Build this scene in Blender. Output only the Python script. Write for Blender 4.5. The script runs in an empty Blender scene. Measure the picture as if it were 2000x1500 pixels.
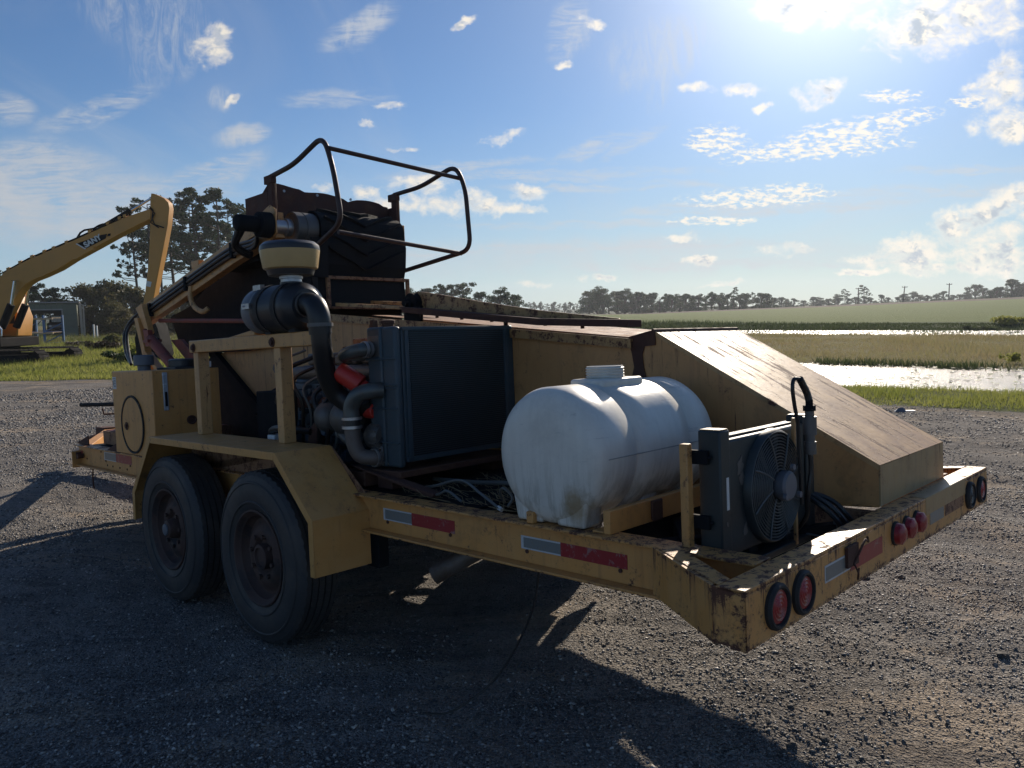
import bpy, bmesh, math, random
import numpy as np
from mathutils import Vector, Matrix
rnd = random.Random(7)
rng = np.random.default_rng(11)
scene = bpy.context.scene
col = scene.collection

# ------------------------------------------------------------------ camera
CAM_Z = 1.66
cam_d = bpy.data.cameras.new('camera')
cam = bpy.data.objects.new('camera', cam_d)
col.objects.link(cam)
CW = Matrix(((0.999846910161925, 0.017497320927833668, 0.0),
             (-0.001653872111447699, 0.09450697779701145, -0.9955228253810728),
             (-0.017418982366676352, 0.9953704209529353, 0.09452144807019114)))
mw = CW.to_4x4(); mw.translation = Vector((0, 0, CAM_Z))
cam.matrix_world = mw
cam_d.sensor_fit = 'HORIZONTAL'
cam_d.sensor_width = 36.0
cam_d.lens = 1526.94 / 2000 * 36.0
cam_d.clip_start = 0.05
cam_d.clip_end = 8000
scene.camera = cam

# ------------------------------------------------------------------ exposure
scene.view_settings.view_transform = 'Standard'
scene.view_settings.look = 'None'
scene.view_settings.exposure = 0.20
scene.view_settings.gamma = 1.0
scene.view_settings.use_curve_mapping = False

# ------------------------------------------------------------------ sun
SUN = Vector((0.331, 0.848, 0.415)).normalized()
SUN_EL = math.asin(SUN.z); SUN_AZ = math.atan2(SUN.x, SUN.y)
sl = bpy.data.lights.new('sun', 'SUN')
sl.energy = 5.0
sl.angle = math.radians(0.53)
sl.color = (1.0, 0.88, 0.73)
so = bpy.data.objects.new('sun', sl)
so.rotation_euler = SUN.to_track_quat('Z', 'Y').to_euler()
so.location = (20, 40, 40)
col.objects.link(so)


# ------------------------------------------------------------------ node helper
class NT:
    def __init__(s, tree):
        s.t = tree; s.n = tree.nodes; s.l = tree.links

    def node(s, typ, **kw):
        nd = s.n.new(typ)
        for k, v in kw.items():
            setattr(nd, k, v)
        return nd

    def put(s, sock, val):
        if val is None: return
        if isinstance(val, bpy.types.NodeSocket): s.l.new(val, sock)
        else:
            try: sock.default_value = val
            except Exception: sock.default_value = (*val, 1.0)

    def m(s, op, a, b=None, c=None, clamp=False):
        nd = s.node('ShaderNodeMath', operation=op, use_clamp=clamp)
        s.put(nd.inputs[0], a); s.put(nd.inputs[1], b); s.put(nd.inputs[2], c)
        return nd.outputs[0]

    def add(s, a, b): return s.m('ADD', a, b)
    def sub(s, a, b): return s.m('SUBTRACT', a, b)
    def mul(s, a, b): return s.m('MULTIPLY', a, b)
    def div(s, a, b): return s.m('DIVIDE', a, b)
    def mx(s, a, b): return s.m('MAXIMUM', a, b)
    def mn(s, a, b): return s.m('MINIMUM', a, b)

    def step(s, x, lo, hi, a=0.0, b=1.0, smooth=True):
        nd = s.node('ShaderNodeMapRange', interpolation_type='SMOOTHSTEP' if smooth else 'LINEAR')
        s.put(nd.inputs[0], x); nd.inputs[1].default_value = lo; nd.inputs[2].default_value = hi
        nd.inputs[3].default_value = a; nd.inputs[4].default_value = b
        return nd.outputs[0]

    def mix(s, f, a, b, mode='MIX'):
        nd = s.node('ShaderNodeMix', data_type='RGBA', blend_type=mode)
        s.put(nd.inputs[0], f)
        for i, v in ((6, a), (7, b)):
            if isinstance(v, bpy.types.NodeSocket): s.l.new(v, nd.inputs[i])
            else: nd.inputs[i].default_value = (v[0], v[1], v[2], 1)
        return nd.outputs[2]

    def xyz(s, v):
        nd = s.node('ShaderNodeSeparateXYZ'); s.l.new(v, nd.inputs[0])
        return nd.outputs

    def comb(s, x, y, z):
        nd = s.node('ShaderNodeCombineXYZ')
        for i, v in enumerate((x, y, z)): s.put(nd.inputs[i], v)
        return nd.outputs[0]

    def noise(s, vec, scale, detail=3, rough=0.55, dist=0.0, out=0):
        nd = s.node('ShaderNodeTexNoise')
        if vec is not None: s.l.new(vec, nd.inputs['Vector'])
        nd.inputs['Scale'].default_value = scale; nd.inputs['Detail'].default_value = detail
        nd.inputs['Roughness'].default_value = rough; nd.inputs['Distortion'].default_value = dist
        return nd.outputs[out]

    def voro(s, vec, scale, out='Distance', feature='F1', rand=1.0):
        nd = s.node('ShaderNodeTexVoronoi', feature=feature)
        if vec is not None: s.l.new(vec, nd.inputs['Vector'])
        nd.inputs['Scale'].default_value = scale; nd.inputs['Randomness'].default_value = rand
        return nd.outputs[out]

    def mapping(s, vec, scale=(1, 1, 1), rot=(0, 0, 0), loc=(0, 0, 0)):
        nd = s.node('ShaderNodeMapping')
        s.l.new(vec, nd.inputs[0])
        nd.inputs['Scale'].default_value = scale; nd.inputs['Rotation'].default_value = rot
        nd.inputs['Location'].default_value = loc
        return nd.outputs[0]

    def bump(s, h, strength=0.3, dist=0.01, nrm=None):
        nd = s.node('ShaderNodeBump')
        nd.inputs['Strength'].default_value = strength; nd.inputs['Distance'].default_value = dist
        s.l.new(h, nd.inputs['Height'])
        if nrm: s.l.new(nrm, nd.inputs['Normal'])
        return nd.outputs[0]


# ------------------------------------------------------------------ sky
world = bpy.data.worlds.new('World')
scene.world = world
world.use_nodes = True
def build_sky():
    t = NT(world.node_tree); t.n.clear()
    out = t.node('ShaderNodeOutputWorld'); bg = t.node('ShaderNodeBackground')
    S = 0.061
    bg.inputs[1].default_value = S
    sky = t.node('ShaderNodeTexSky', sky_type='NISHITA')
    sky.sun_disc = False; sky.sun_elevation = SUN_EL; sky.sun_rotation = SUN_AZ
    sky.altitude = 20; sky.air_density = 1.0; sky.dust_density = 0.12; sky.ozone_density = 1.6
    tc = t.node('ShaderNodeTexCoord'); d = tc.outputs['Generated']
    x, y, z = t.xyz(d)
    # picture-like direction coordinates of the forward half: tangent of azimuth and of elevation
    yy = t.mx(y, 0.08)
    ax = t.div(x, yy); az = t.div(z, yy)
    fwd = t.step(y, 0.05, 0.2)
    k = 1.0 / 1527
    P = t.comb(ax, az, 0.0)
    zz = t.add(t.m('ABSOLUTE', z), 0.10)
    PL = t.comb(t.div(x, zz), t.div(y, zz), 0.0)          # flat cloud layer seen in perspective
    warp = t.noise(P, 15, 6, 0.66, out=1)
    wv = t.node('ShaderNodeVectorMath', operation='SUBTRACT'); t.l.new(warp, wv.inputs[0]); wv.inputs[1].default_value = (.5, .5, .5)
    wsx, wsy, _ = t.xyz(wv.outputs[0])

    def blob(px, py, rx, ry, rot=0.0, warp=0.0):
        cx = (px - 1000) * k; cy = (603 - py) * k * 1.0
        # slight correction: the camera looks 5.4 degrees down and is rolled 1 degree
        c, sn = math.cos(0.0175), math.sin(0.0175)
        vx, vy = (px - 1000) * k, (750 - py) * k
        dv = CW @ Vector((vx, vy, -1)); cx = dv.x / dv.y; cy = dv.z / dv.y
        a = t.sub(ax, cx); b = t.sub(az, cy)
        if warp: a = t.add(a, t.mul(wsx, warp)); b = t.add(b, t.mul(wsy, warp))
        cr, sr = math.cos(rot), math.sin(rot)
        if rot:
            a2 = t.add(t.mul(a, cr), t.mul(b, sr)); b2 = t.sub(t.mul(b, cr), t.mul(a, sr)); a, b = a2, b2
        a = t.mul(a, 1 / (rx * k)); b = t.mul(b, 1 / (ry * k))
        return t.m('SUBTRACT', 1.0, t.add(t.mul(a, a), t.mul(b, b)))      # 1 centre, 0 at the ellipse, negative beyond

    def many(lst, warp=0.0):
        r = None
        for bl in lst:
            v = blob(*bl[:4], rot=bl[4] if len(bl) > 4 else 0, warp=warp)
            r = v if r is None else t.mx(r, v)
        return t.m('MULTIPLY', t.mx(r, -3.0), 1.0)
    # cumulus ------------------------------------------------------
    cum = many([(1565, 22, 85, 34), (1620, -40, 170, 55), (1800, 45, 125, 60), (1905, 20, 110, 60), (1960, 170, 55, 60), (1915, 185, 35, 18), (1985, 245, 85, 28),
                (1365, 172, 34, 11), (1455, 175, 40, 13), (1590, 185, 48, 26, 0.3), (1490, 212, 20, 7), (1150, 43, 28, 12), (1100, 122, 18, 9),
                (905, 47, 22, 9, 0.4), (880, 397, 80, 26), (955, 405, 70, 15), (1025, 376, 44, 17), (1015, 408, 60, 9), (720, 372, 30, 16), (630, 362, 24, 12), (815, 360, 60, 20), (770, 395, 60, 20),
                (1545, 488, 66, 13), (1330, 468, 50, 8), (1370, 512, 34, 9), (1045, 551, 34, 9), (1170, 545, 34, 9), (1410, 555, 40, 7),
                (1925, 425, 110, 42, 0.35), (1985, 390, 60, 35), (1765, 475, 42, 30), (1850, 478, 70, 26), (1940, 500, 90, 30), (1700, 497, 60, 12), (1690, 530, 60, 8), (1850, 525, 120, 14),
                (758, 208, 38, 8), (785, 282, 34, 6), (975, 265, 42, 10, 0.1), (455, 190, 20, 8, 0.5), (425, 68, 28, 26), (415, 100, 35, 25), (712, 242, 16, 7), (1900, 455, 120, 50, 0.3), (1800, 500, 110, 26), (1960, 520, 90, 26)], warp=0.045)
    def cloud_density(vec):
        n1 = t.noise(t.mapping(vec, (1, 1.35, 1)), 28, 7, 0.58, 0.3)
        n2 = t.noise(t.mapping(vec, (1, 1.5, 1), loc=(3, 1, 0)), 85, 5, 0.58, 0.3)
        return t.add(t.mul(t.sub(n1, 0.5), 3.9), t.mul(t.sub(n2, 0.5), 0.9))
    P2 = t.comb(t.add(ax, 0.005), t.add(az, 0.013), 0.0)       # the same field one step nearer the sun: gives lit rims and shaded bases
    body = t.add(t.mul(cum, 0.72), -0.10)
    da, db = cloud_density(P), cloud_density(P2)
    dens = t.add(body, da)
    c_a = t.mul(t.step(dens, -0.45, 1.05), t.step(cum, -1.4, 0.3))
    c_core = t.m('MULTIPLY', t.step(t.add(t.add(body, -0.15), t.add(t.mul(db, 1.1), t.mul(t.sub(db, da), 1.4))), 0.0, 1.2), t.step(dens, 0.1, 0.9), clamp=True)
    # small ripples (altocumulus) ----------------------------------
    alt = many([(1650, 262, 120, 28, 0.12), (1600, 290, 180, 20, 0.06), (1750, 235, 90, 18, 0.15), (1500, 300, 90, 14, 0.15), (1480, 385, 150, 20, 0.03), (1550, 372, 70, 16), (1390, 432, 90, 10), (1745, 188, 60, 14), (1890, 200, 40, 12), (1400, 275, 60, 30)], warp=0.01)
    rip = t.noise(t.mapping(P, (1, 2.4, 1), rot=(0, 0, 0.15)), 85, 5, 0.58, 0.3)
    alt_a = t.mul(t.step(t.add(t.mul(alt, 0.10), rip), 0.47, 0.68), t.step(alt, -0.6, 0.5))
    # cirrus -------------------------------------------------------
    cir = many([(110, 395, 240, 62, -0.1), (30, 330, 160, 50), (400, 340, 110, 22, 0.35), (330, 370, 120, 22), (190, 215, 110, 20, 0.3),
                (1160, 285, 80, 14, 0.3), (1240, 275, 60, 12, 0.5), (1110, 60, 30, 50, -0.5), (480, 258, 45, 18, 0.1), (15, 210, 50, 26, -0.2),
                (1500, 405, 260, 13, 0.02), (1200, 365, 200, 8), (1100, 340, 260, 10), (1150, 438, 260, 7), (1750, 375, 240, 12), (1900, 330, 140, 8), (1250, 480, 280, 9), (1000, 490, 300, 8), (1400, 520, 300, 8), (700, 60, 70, 26, 0.5), (660, 190, 90, 16), (900, 325, 140, 10, .1)], warp=0.03)
    fib = t.noise(t.mapping(P, (1.0, 6.0, 1), rot=(0, 0, -0.45)), 16, 7, 0.65, 1.4)
    soft = t.noise(P, 7, 5, 0.6, 0.6)
    fib2 = t.noise(t.mapping(P, (4.0, 1.0, 1), rot=(0, 0, 0.65)), 13, 9, 0.68, 1.7)
    cir2 = many([(320, 40, 60, 120, -0.35), (240, 10, 80, 60, -0.4), (375, 95, 22, 60, -0.4), (1290, 90, 100, 45, 0.2), (1255, 120, 30, 60, -0.6), (1340, 100, 30, 55, -0.6), (1130, 70, 22, 50, -0.5), (1290, 165, 24, 50, -0.5), (430, 190, 22, 20, -0.5), (470, 262, 50, 18, .2), (700, 55, 60, 22, .6)], warp=0.02)
    cir2_a = t.mul(t.mul(t.step(cir2, -1.0, 1.0), t.step(t.add(t.mul(fib2, 0.6), t.mul(soft, 0.4)), 0.40, 0.70)), 0.70)
    sheet = many([(90, 400, 260, 75, -0.08), (230, 430, 190, 40, 0.0), (30, 330, 160, 45), (420, 335, 90, 22, .3), (1250, 500, 500, 34), (1500, 405, 240, 11, .02)], warp=0.05)
    sheet_a = t.mul(t.mul(t.step(sheet, -0.9, 1.0), t.step(t.add(t.mul(soft, .7), t.mul(fib, .3)), 0.30, 0.62)), 0.62)
    cir_a = t.mul(t.mul(t.step(cir, -1.0, 0.9), t.step(t.add(t.mul(fib, 0.65), t.mul(soft, 0.35)), 0.36, 0.66)), 0.72)
    # general thin veil and stray cloud everywhere (goes on behind the camera)
    veil = t.mul(t.step(t.noise(t.mapping(PL, (1, 0.35, 1), rot=(0, 0, 0.5)), 1.3, 6, 0.6, 0.8), 0.50, 0.85), 0.30)
    stray = t.noise(PL, 3.0, 8, 0.6, 0.2)
    stray_a = t.mul(t.step(stray, 0.60, 0.70), t.sub(1.0, fwd))
    # colours ------------------------------------------------------
    nd = t.node('ShaderNodeVectorMath', operation='DOT_PRODUCT'); t.l.new(d, nd.inputs[0]); nd.inputs[1].default_value = SUN
    ang = t.m('ARCCOSINE', t.m('MINIMUM', nd.outputs['Value'], 0.99999))      # radians from the sun
    near = t.m('EXPONENT', t.mul(ang, -1 / 0.10))
    wide = t.m('EXPONENT', t.mul(ang, -1 / 0.36))
    base = t.mix(1.0, sky.outputs[0], (0.64, 0.89, 1.20), 'MULTIPLY')
    lowz = t.step(z, 0.0, 0.32, 1.0, 0.0)
    warmh = t.mul(lowz, t.step(wide, 0.0, 0.5))
    inv = 1.0 / S
    gl = t.node('ShaderNodeVectorMath', operation='SCALE'); gl.inputs[0].default_value = (1.0 * inv, 0.95 * inv, 0.88 * inv)
    t.l.new(t.add(t.mul(near, 1.75), t.mul(wide, 0.01)), gl.inputs['Scale'])
    b2 = t.node('ShaderNodeVectorMath', operation='ADD'); t.l.new(base, b2.inputs[0]); t.l.new(gl.outputs[0], b2.inputs[1])
    basec = b2.outputs[0]
    # near the horizon thick pale air
    hz = t.mul(t.step(z, -0.02, 0.26, 1.0, 0.0), 0.62)
    hcol = t.mix(t.step(wide, 0.0, 0.55), (0.34 * inv, 0.47 * inv, 0.60 * inv), (0.50 * inv, 0.52 * inv, 0.46 * inv))
    basec = t.mix(hz, basec, hcol)
    def lit(a, b, c):
        sc = t.node('ShaderNodeVectorMath', operation='SCALE'); sc.inputs[0].default_value = (a * inv, b * inv, c * inv)
        t.l.new(t.add(1.0, t.mul(wide, 0.75)), sc.inputs['Scale']); return sc.outputs[0]
    thin = lit(0.42, 0.44, 0.47)
    bright = lit(0.68, 0.63, 0.55)
    core = lit(0.34, 0.38, 0.43)
    c = t.mix(veil, basec, thin)
    c = t.mix(t.mul(sheet_a, fwd), c, thin)
    c = t.mix(cir_a_f(t, cir_a, fwd), c, thin)
    c = t.mix(t.mul(cir2_a, fwd), c, thin)
    c = t.mix(t.mul(t.mul(alt_a, fwd), 0.9), c, bright)
    c = t.mix(t.mul(t.mul(c_a, fwd), 0.95), c, t.mix(c_core, bright, core))
    c = t.mix(stray_a, c, thin)
    # below the horizon
    c = t.mix(t.step(z, -0.03, -0.001, 1.0, 0.0), c, (0.12 * inv, 0.13 * inv, 0.11 * inv))
    t.l.new(c, bg.inputs[0]); t.l.new(bg.outputs[0], out.inputs[0])
def cir_a_f(t, a, f): return t.mul(a, f)
build_sky()

# ------------------------------------------------------------------ materials
def newmat(name):
    m = bpy.data.materials.new(name); m.use_nodes = True
    t = NT(m.node_tree); t.n.clear()
    out = t.node('ShaderNodeOutputMaterial'); p = t.node('ShaderNodeBsdfPrincipled')
    t.l.new(p.outputs[0], out.inputs[0])
    return m, t, p, out

def simple(name, colr, rough=0.5, metal=0.0, var=0.25, scale=12, bump=0.0, spec=None, dirt=None, dirt_amt=0.5):
    m, t, p, out = newmat(name)
    oc = t.node('ShaderNodeTexCoord').outputs['Object']
    nz = t.noise(oc, scale, 5, 0.6)
    c = t.mix(nz, tuple(v * (1 - var) for v in colr), tuple(min(1, v * (1 + var)) for v in colr))
    if dirt:
        dn = t.step(t.noise(oc, scale * 0.35, 8, 0.7, 0.5), 0.48, 0.62)
        c = t.mix(t.mul(dn, dirt_amt), c, dirt)
    t.l.new(c, p.inputs['Base Color'])
    t.l.new(t.step(nz, 0.2, 0.8, rough * 0.85, min(1, rough * 1.2)), p.inputs['Roughness'])
    p.inputs['Metallic'].default_value = metal
    if spec is not None: p.inputs['Specular IOR Level'].default_value = spec
    if bump: t.l.new(t.bump(t.noise(oc, scale * 6, 4, 0.6), bump, 0.004), p.inputs['Normal'])
    return m

RUST_D = (0.045, 0.018, 0.014); RUST_L = (0.16, 0.062, 0.03)
def paint(name, colr=(0.60, 0.285, 0.082), rust=0.0, edges=(), streak=None, rough=0.42, fade=0.0, bumpy=0.12, drips=0.0, top=0.785, reach=0.16):
    """old sprayed paint: fading, grime, chips and rust; edges = (axis, value, width, strength) lines where rust gathers"""
    m, t, p, out = newmat(name)
    oc = t.node('ShaderNodeTexCoord').outputs['Object']
    x, y, z = t.xyz(oc)
    big = t.noise(oc, 1.7, 5, 0.6); mid = t.noise(oc, 9, 6, 0.65); fine = t.noise(oc, 48, 6, 0.7); chips = t.add(t.mul(t.noise(oc, 15, 10, 0.78, 0.15), 0.72), t.mul(t.noise(oc, 95, 5, 0.7), 0.28))
    drip = t.noise(t.mapping(oc, (22, 22, 1.6)), 1.0, 6, 0.65)
    c = t.mix(big, tuple(v * 0.80 for v in colr), tuple(min(1, v * 1.16) for v in colr))
    pale = (0.62, 0.38, 0.155)
    c = t.mix(t.mul(t.step(mid, 0.35, 0.8), 0.25 + fade), c, pale)
    c = t.mix(t.mul(t.step(drip, 0.50, 0.72), 0.40), c, (colr[0] * 0.45, colr[1] * 0.42, colr[2] * 0.6))
    c = t.mix(t.mul(t.step(t.noise(oc, 3.1, 8, 0.7, 0.3), 0.54, 0.70), 0.45), c, (0.13, 0.085, 0.04))
    th = t.sub(chips, 0.635 - rust * 0.075)
    for ax, val, wd, st in edges:
        q = (x, y, z)['xyz'.index(ax)]
        dd = t.m('ABSOLUTE', t.sub(q, val))
        th = t.add(th, t.mul(t.step(dd, 0.0, wd, 1.0, 0.0), st * 0.62))
    if streak:     # long rusty streaks along the slope: noise stretched along y/z, thin along x
        sn = t.noise(t.mapping(oc, streak), 1.0, 8, 0.72, 0.25)
        th = t.mx(th, t.add(t.sub(sn, 0.555), t.mul(t.sub(mid, 0.5), 0.25)))
    if drips:      # rust runs hanging from a top edge
        dn = t.noise(t.mapping(oc, (34, 34, 2.2)), 1.0, 7, 0.7, 0.2)
        fall = t.step(t.sub(top, z), 0.0, reach, 1.0, 0.0, smooth=False)
        th = t.mx(th, t.add(t.sub(dn, 0.70), t.mul(fall, drips)))
    rm = t.step(th, 0.0, 0.035)
    halo = t.step(th, -0.05, 0.0)
    c = t.mix(t.mul(halo, 0.5), c, (0.26, 0.13, 0.05))
    rc = t.mix(fine, RUST_D, RUST_L)
    c = t.mix(rm, c, rc)
    t.l.new(c, p.inputs['Base Color'])
    t.l.new(t.mx(t.step(mid, 0.2, 0.8, rough * 0.8, rough * 1.35), t.mul(rm, 0.8)), p.inputs['Roughness'])
    hh = t.add(t.mul(rm, -0.6), t.add(t.mul(fine, 0.35), t.mul(big, 2.0)))
    t.l.new(t.bump(hh, bumpy * 2, 0.004), p.inputs['Normal'])
    return m

M = {}
M['yellow'] = paint('yellow_paint', rust=0.5)
M['rail'] = paint('rail_paint', rust=0.55, edges=(('z', 0.787, 0.012, 0.16), ('z', 0.618, 0.012, 0.12)))
M['bumper'] = paint('bumper_paint', rust=0.7, drips=0.17, edges=(('z', 0.778, 0.012, 0.13), ('z', 0.628, 0.02, 0.10), ('x', 0.0, 0.02, 0.10), ('y', 0.003, 0.014, 0.05)), fade=0.25)
M['hopper'] = paint('hopper_paint', colr=(0.52, 0.26, 0.095), bumpy=.3, rust=0.5, drips=0.10, top=1.5, reach=0.5, edges=(('z', 1.56, 0.10, 0.02),))
M['slope'] = paint('slope_paint', colr=(0.50, 0.30, 0.13), rust=0.7, streak=(24, 2.6, 2.6), rough=0.47, fade=0.15, bumpy=.35)
M['tail'] = paint('tail_paint', colr=(0.37, 0.25, 0.12), rust=0.6, drips=.1, top=.95, reach=.15)
M['beam'] = paint('beam_paint', colr=(0.54, 0.27, 0.085), rust=0.75)
M['post'] = paint('post_paint', colr=(0.57, 0.31, 0.12), rust=0.8, drips=.12, top=1.5, reach=.8)
M['fender'] = paint('fender_paint', colr=(0.54, 0.265, 0.072), rust=0.5, edges=(('z', 1.004, 0.02, 0.02),), fade=0.1)
M['rustypaint'] = paint('rusty_paint', colr=(0.28, 0.14, 0.08), rust=1.7, rough=.7)
M['lid'] = paint('lid_paint', colr=(0.42, 0.24, 0.09), rust=1.55)
M['redpaint'] = simple('red_oxide_paint', (0.25, 0.055, 0.035), 0.6, 0, 0.35, 14, 0.2, dirt=(0.06, 0.03, 0.02))
M['rust'] = simple('rust_steel', (0.075, 0.032, 0.022), 0.8, 0.1, 0.5, 16, 0.4, dirt=(0.13, 0.06, 0.03), dirt_amt=0.5)
M['tube'] = simple('dark_tube', (0.045, 0.025, 0.022), 0.5, 0.2, 0.4, 18, 0.2)
M['black'] = simple('black_steel', (0.010, 0.012, 0.015), 0.75, 0.0, 0.3, 14, 0.1, spec=0.1)
M['rubber'] = simple('rubber', (0.018, 0.018, 0.019), 0.75, 0, 0.35, 20, 0.2, dirt=(0.06, 0.05, 0.04), dirt_amt=0.35)
M['tyre'] = simple('tyre_rubber', (0.032, 0.032, 0.034), 0.6, 0, 0.25, 9, 0.15, dirt=(0.075, 0.062, 0.05), dirt_amt=0.5)
M['rim'] = simple('rim_steel', (0.075, 0.042, 0.034), 0.7, 0.2, 0.4, 10, 0.3, dirt=(0.02, 0.02, 0.022), dirt_amt=0.7)
M['hose'] = simple('hose_rubber', (0.012, 0.012, 0.013), 0.38, 0, 0.2, 20)
M['plastic_black'] = simple('black_plastic', (0.018, 0.02, 0.024), 0.38, 0, 0.2, 8)
M['plastic_grey'] = simple('grey_plastic', (0.12, 0.13, 0.15), 0.5, 0, 0.2, 8)
M['amber'] = simple('amber_bowl', (0.52, 0.35, 0.15), 0.35, 0, 0.15, 10)
M['steel'] = simple('bright_steel', (0.42, 0.42, 0.43), 0.35, 0.8, 0.25, 20, 0.05, dirt=(0.1, 0.06, 0.04), dirt_amt=0.5)
M['alu'] = simple('dull_aluminium', (0.12, 0.118, 0.115), 0.5, 0.5, 0.3, 18, 0.1, dirt=(0.1, 0.08, 0.06), dirt_amt=0.5)
M['pipe'] = simple('coolant_pipe_paint', (0.085, 0.10, 0.10), 0.4, 0.4, 0.3, 14, 0.05, dirt=(0.10, 0.06, 0.04), dirt_amt=0.4)
M['rad'] = simple('radiator_paint', (0.034, 0.060, 0.078), 0.5, 0.2, 0.35, 9, 0.15, dirt=(0.10, 0.09, 0.09), dirt_amt=0.25)
M['radcore'] = simple('radiator_core', (0.02, 0.026, 0.032), 0.55, 0.4, 0.4, 30, 0.2)
M['engine'] = simple('engine_paint', (0.045, 0.075, 0.11), 0.5, 0.2, 0.5, 11, 0.3, dirt=(0.02, 0.018, 0.015), dirt_amt=0.7)
M['redcap'] = simple('red_filter', (0.50, 0.03, 0.02), 0.4, 0, 0.15, 10)
M['cooler'] = simple('cooler_paint', (0.020, 0.030, 0.034), 0.45, 0.2, 0.3, 10, 0.1, dirt=(0.06, 0.06, 0.05), dirt_amt=0.35)
M['sticker'] = simple('white_sticker', (0.62, 0.62, 0.60), 0.5, 0, 0.2, 30)
M['print'] = simple('dark_print', (0.05, 0.05, 0.06), 0.5)
M['wire'] = simple('wire_grey', (0.09, 0.10, 0.10), 0.45, 0.1)
M['glass'] = simple('sight_glass', (0.42, 0.45, 0.48), 0.25, 0.2)
M['exhaust'] = simple('exhaust_steel', (0.15, 0.125, 0.11), 0.6, 0.5, 0.3, 12, 0.1, dirt=(0.08, 0.05, 0.03), dirt_amt=0.6)
M['straw'] = simple('dry_grass', (0.22, 0.17, 0.09), 0.9)

def tank_mat():
    m, t, p, out = newmat('white_polyethylene')
    oc = t.node('ShaderNodeTexCoord').outputs['Object']; x, y, z = t.xyz(oc)
    c = t.mix(t.noise(oc, 4, 5, 0.6), (0.66, 0.63, 0.56), (0.78, 0.75, 0.67))
    low = t.step(z, 0.82, 1.08, 1.0, 0.0)
    # hanging dirt streaks on the lower half, ochre stains near the feet
    drip = t.noise(t.mapping(oc, (34, 26, 2.5)), 1.0, 7, 0.68, 0.2)
    c = t.mix(t.mul(t.mul(t.step(drip, 0.44, 0.60), t.add(t.mul(low, .8), .12)), 0.62), c, (0.30, 0.27, 0.20))
    st = t.step(t.noise(oc, 6.5, 6, 0.6), 0.50, 0.66)
    c = t.mix(t.mul(t.mul(st, t.step(z, 0.82, 0.96, 1.0, 0.0)), 0.85), c, (0.33, 0.22, 0.09))
    sx_ = t.m('SUBTRACT', y, 0.80); sz_ = t.m('SUBTRACT', z, 0.87)
    rr = t.m('SQRT', t.add(t.mul(t.mul(sx_, sx_), 1.6), t.mul(sz_, sz_)))
    spot = t.mul(t.step(t.add(rr, t.mul(t.sub(t.noise(oc, 18, 6, .7), .5), .12)), 0.02, 0.10, 1.0, 0.0), t.step(x, .40, .5, 1.0, 0.0))
    c = t.mix(t.mul(spot, .75), c, (0.30, 0.19, 0.07))
    grime = t.step(t.noise(oc, 2.6, 8, 0.7, 0.3), 0.46, 0.66)
    c = t.mix(t.mul(grime, 0.35), c, (0.42, 0.40, 0.36))
    sc = t.step(t.noise(t.mapping(oc, (3, 8, 40)), 1, 8, 0.75, 0.2), 0.60, 0.66)
    c = t.mix(t.mul(sc, 0.30), c, (0.25, 0.25, 0.25))
    t.l.new(c, p.inputs['Base Color']); p.inputs['Roughness'].default_value = 0.36
    p.inputs['Subsurface Weight'].default_value = 0.0
    t.l.new(t.bump(t.noise(oc, 14, 4, 0.6), 0.15, 0.01), p.inputs['Normal'])
    return m
M['tank'] = tank_mat()
M['seam'] = simple('dirty_seam', (0.33, 0.33, 0.31), 0.6)
M['lens'] = simple('red_lens', (0.30, 0.014, 0.022), 0.28, 0, 0.15, 20, 0.1, dirt=(0.10, 0.05, 0.04), dirt_amt=0.35)
def tape_mat(name, colr, worn=(0.30, 0.29, 0.27), amt=0.5):
    m, t, p, out = newmat(name)
    oc = t.node('ShaderNodeTexCoord').outputs['Object']
    hexv = t.voro(oc, 160)
    c = t.mix(t.mul(hexv, 0.5), colr, tuple(v * 0.75 for v in colr))
    c = t.mix(t.mul(t.step(t.noise(oc, 26, 8, 0.7, 0.5), 0.55, 0.62), amt), c, worn)
    t.l.new(c, p.inputs['Base Color']); p.inputs['Roughness'].default_value = 0.35
    return m
M['tape_red'] = tape_mat('reflector_red', (0.33, 0.025, 0.03))
M['tape_white'] = tape_mat('reflector_white_edge', (0.55, 0.57, 0.58))
M['tape_grey'] = tape_mat('reflector_worn', (0.20, 0.21, 0.20), (0.28, 0.19, 0.08), 0.6)

# ------------------------------------------------------------------ mesh builder
def tag(o, label=None, cat=None, group=None, kind=None):
    if label: o['label'] = label
    if cat: o['category'] = cat
    if group: o['group'] = group
    if kind: o['kind'] = kind
    return o

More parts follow.
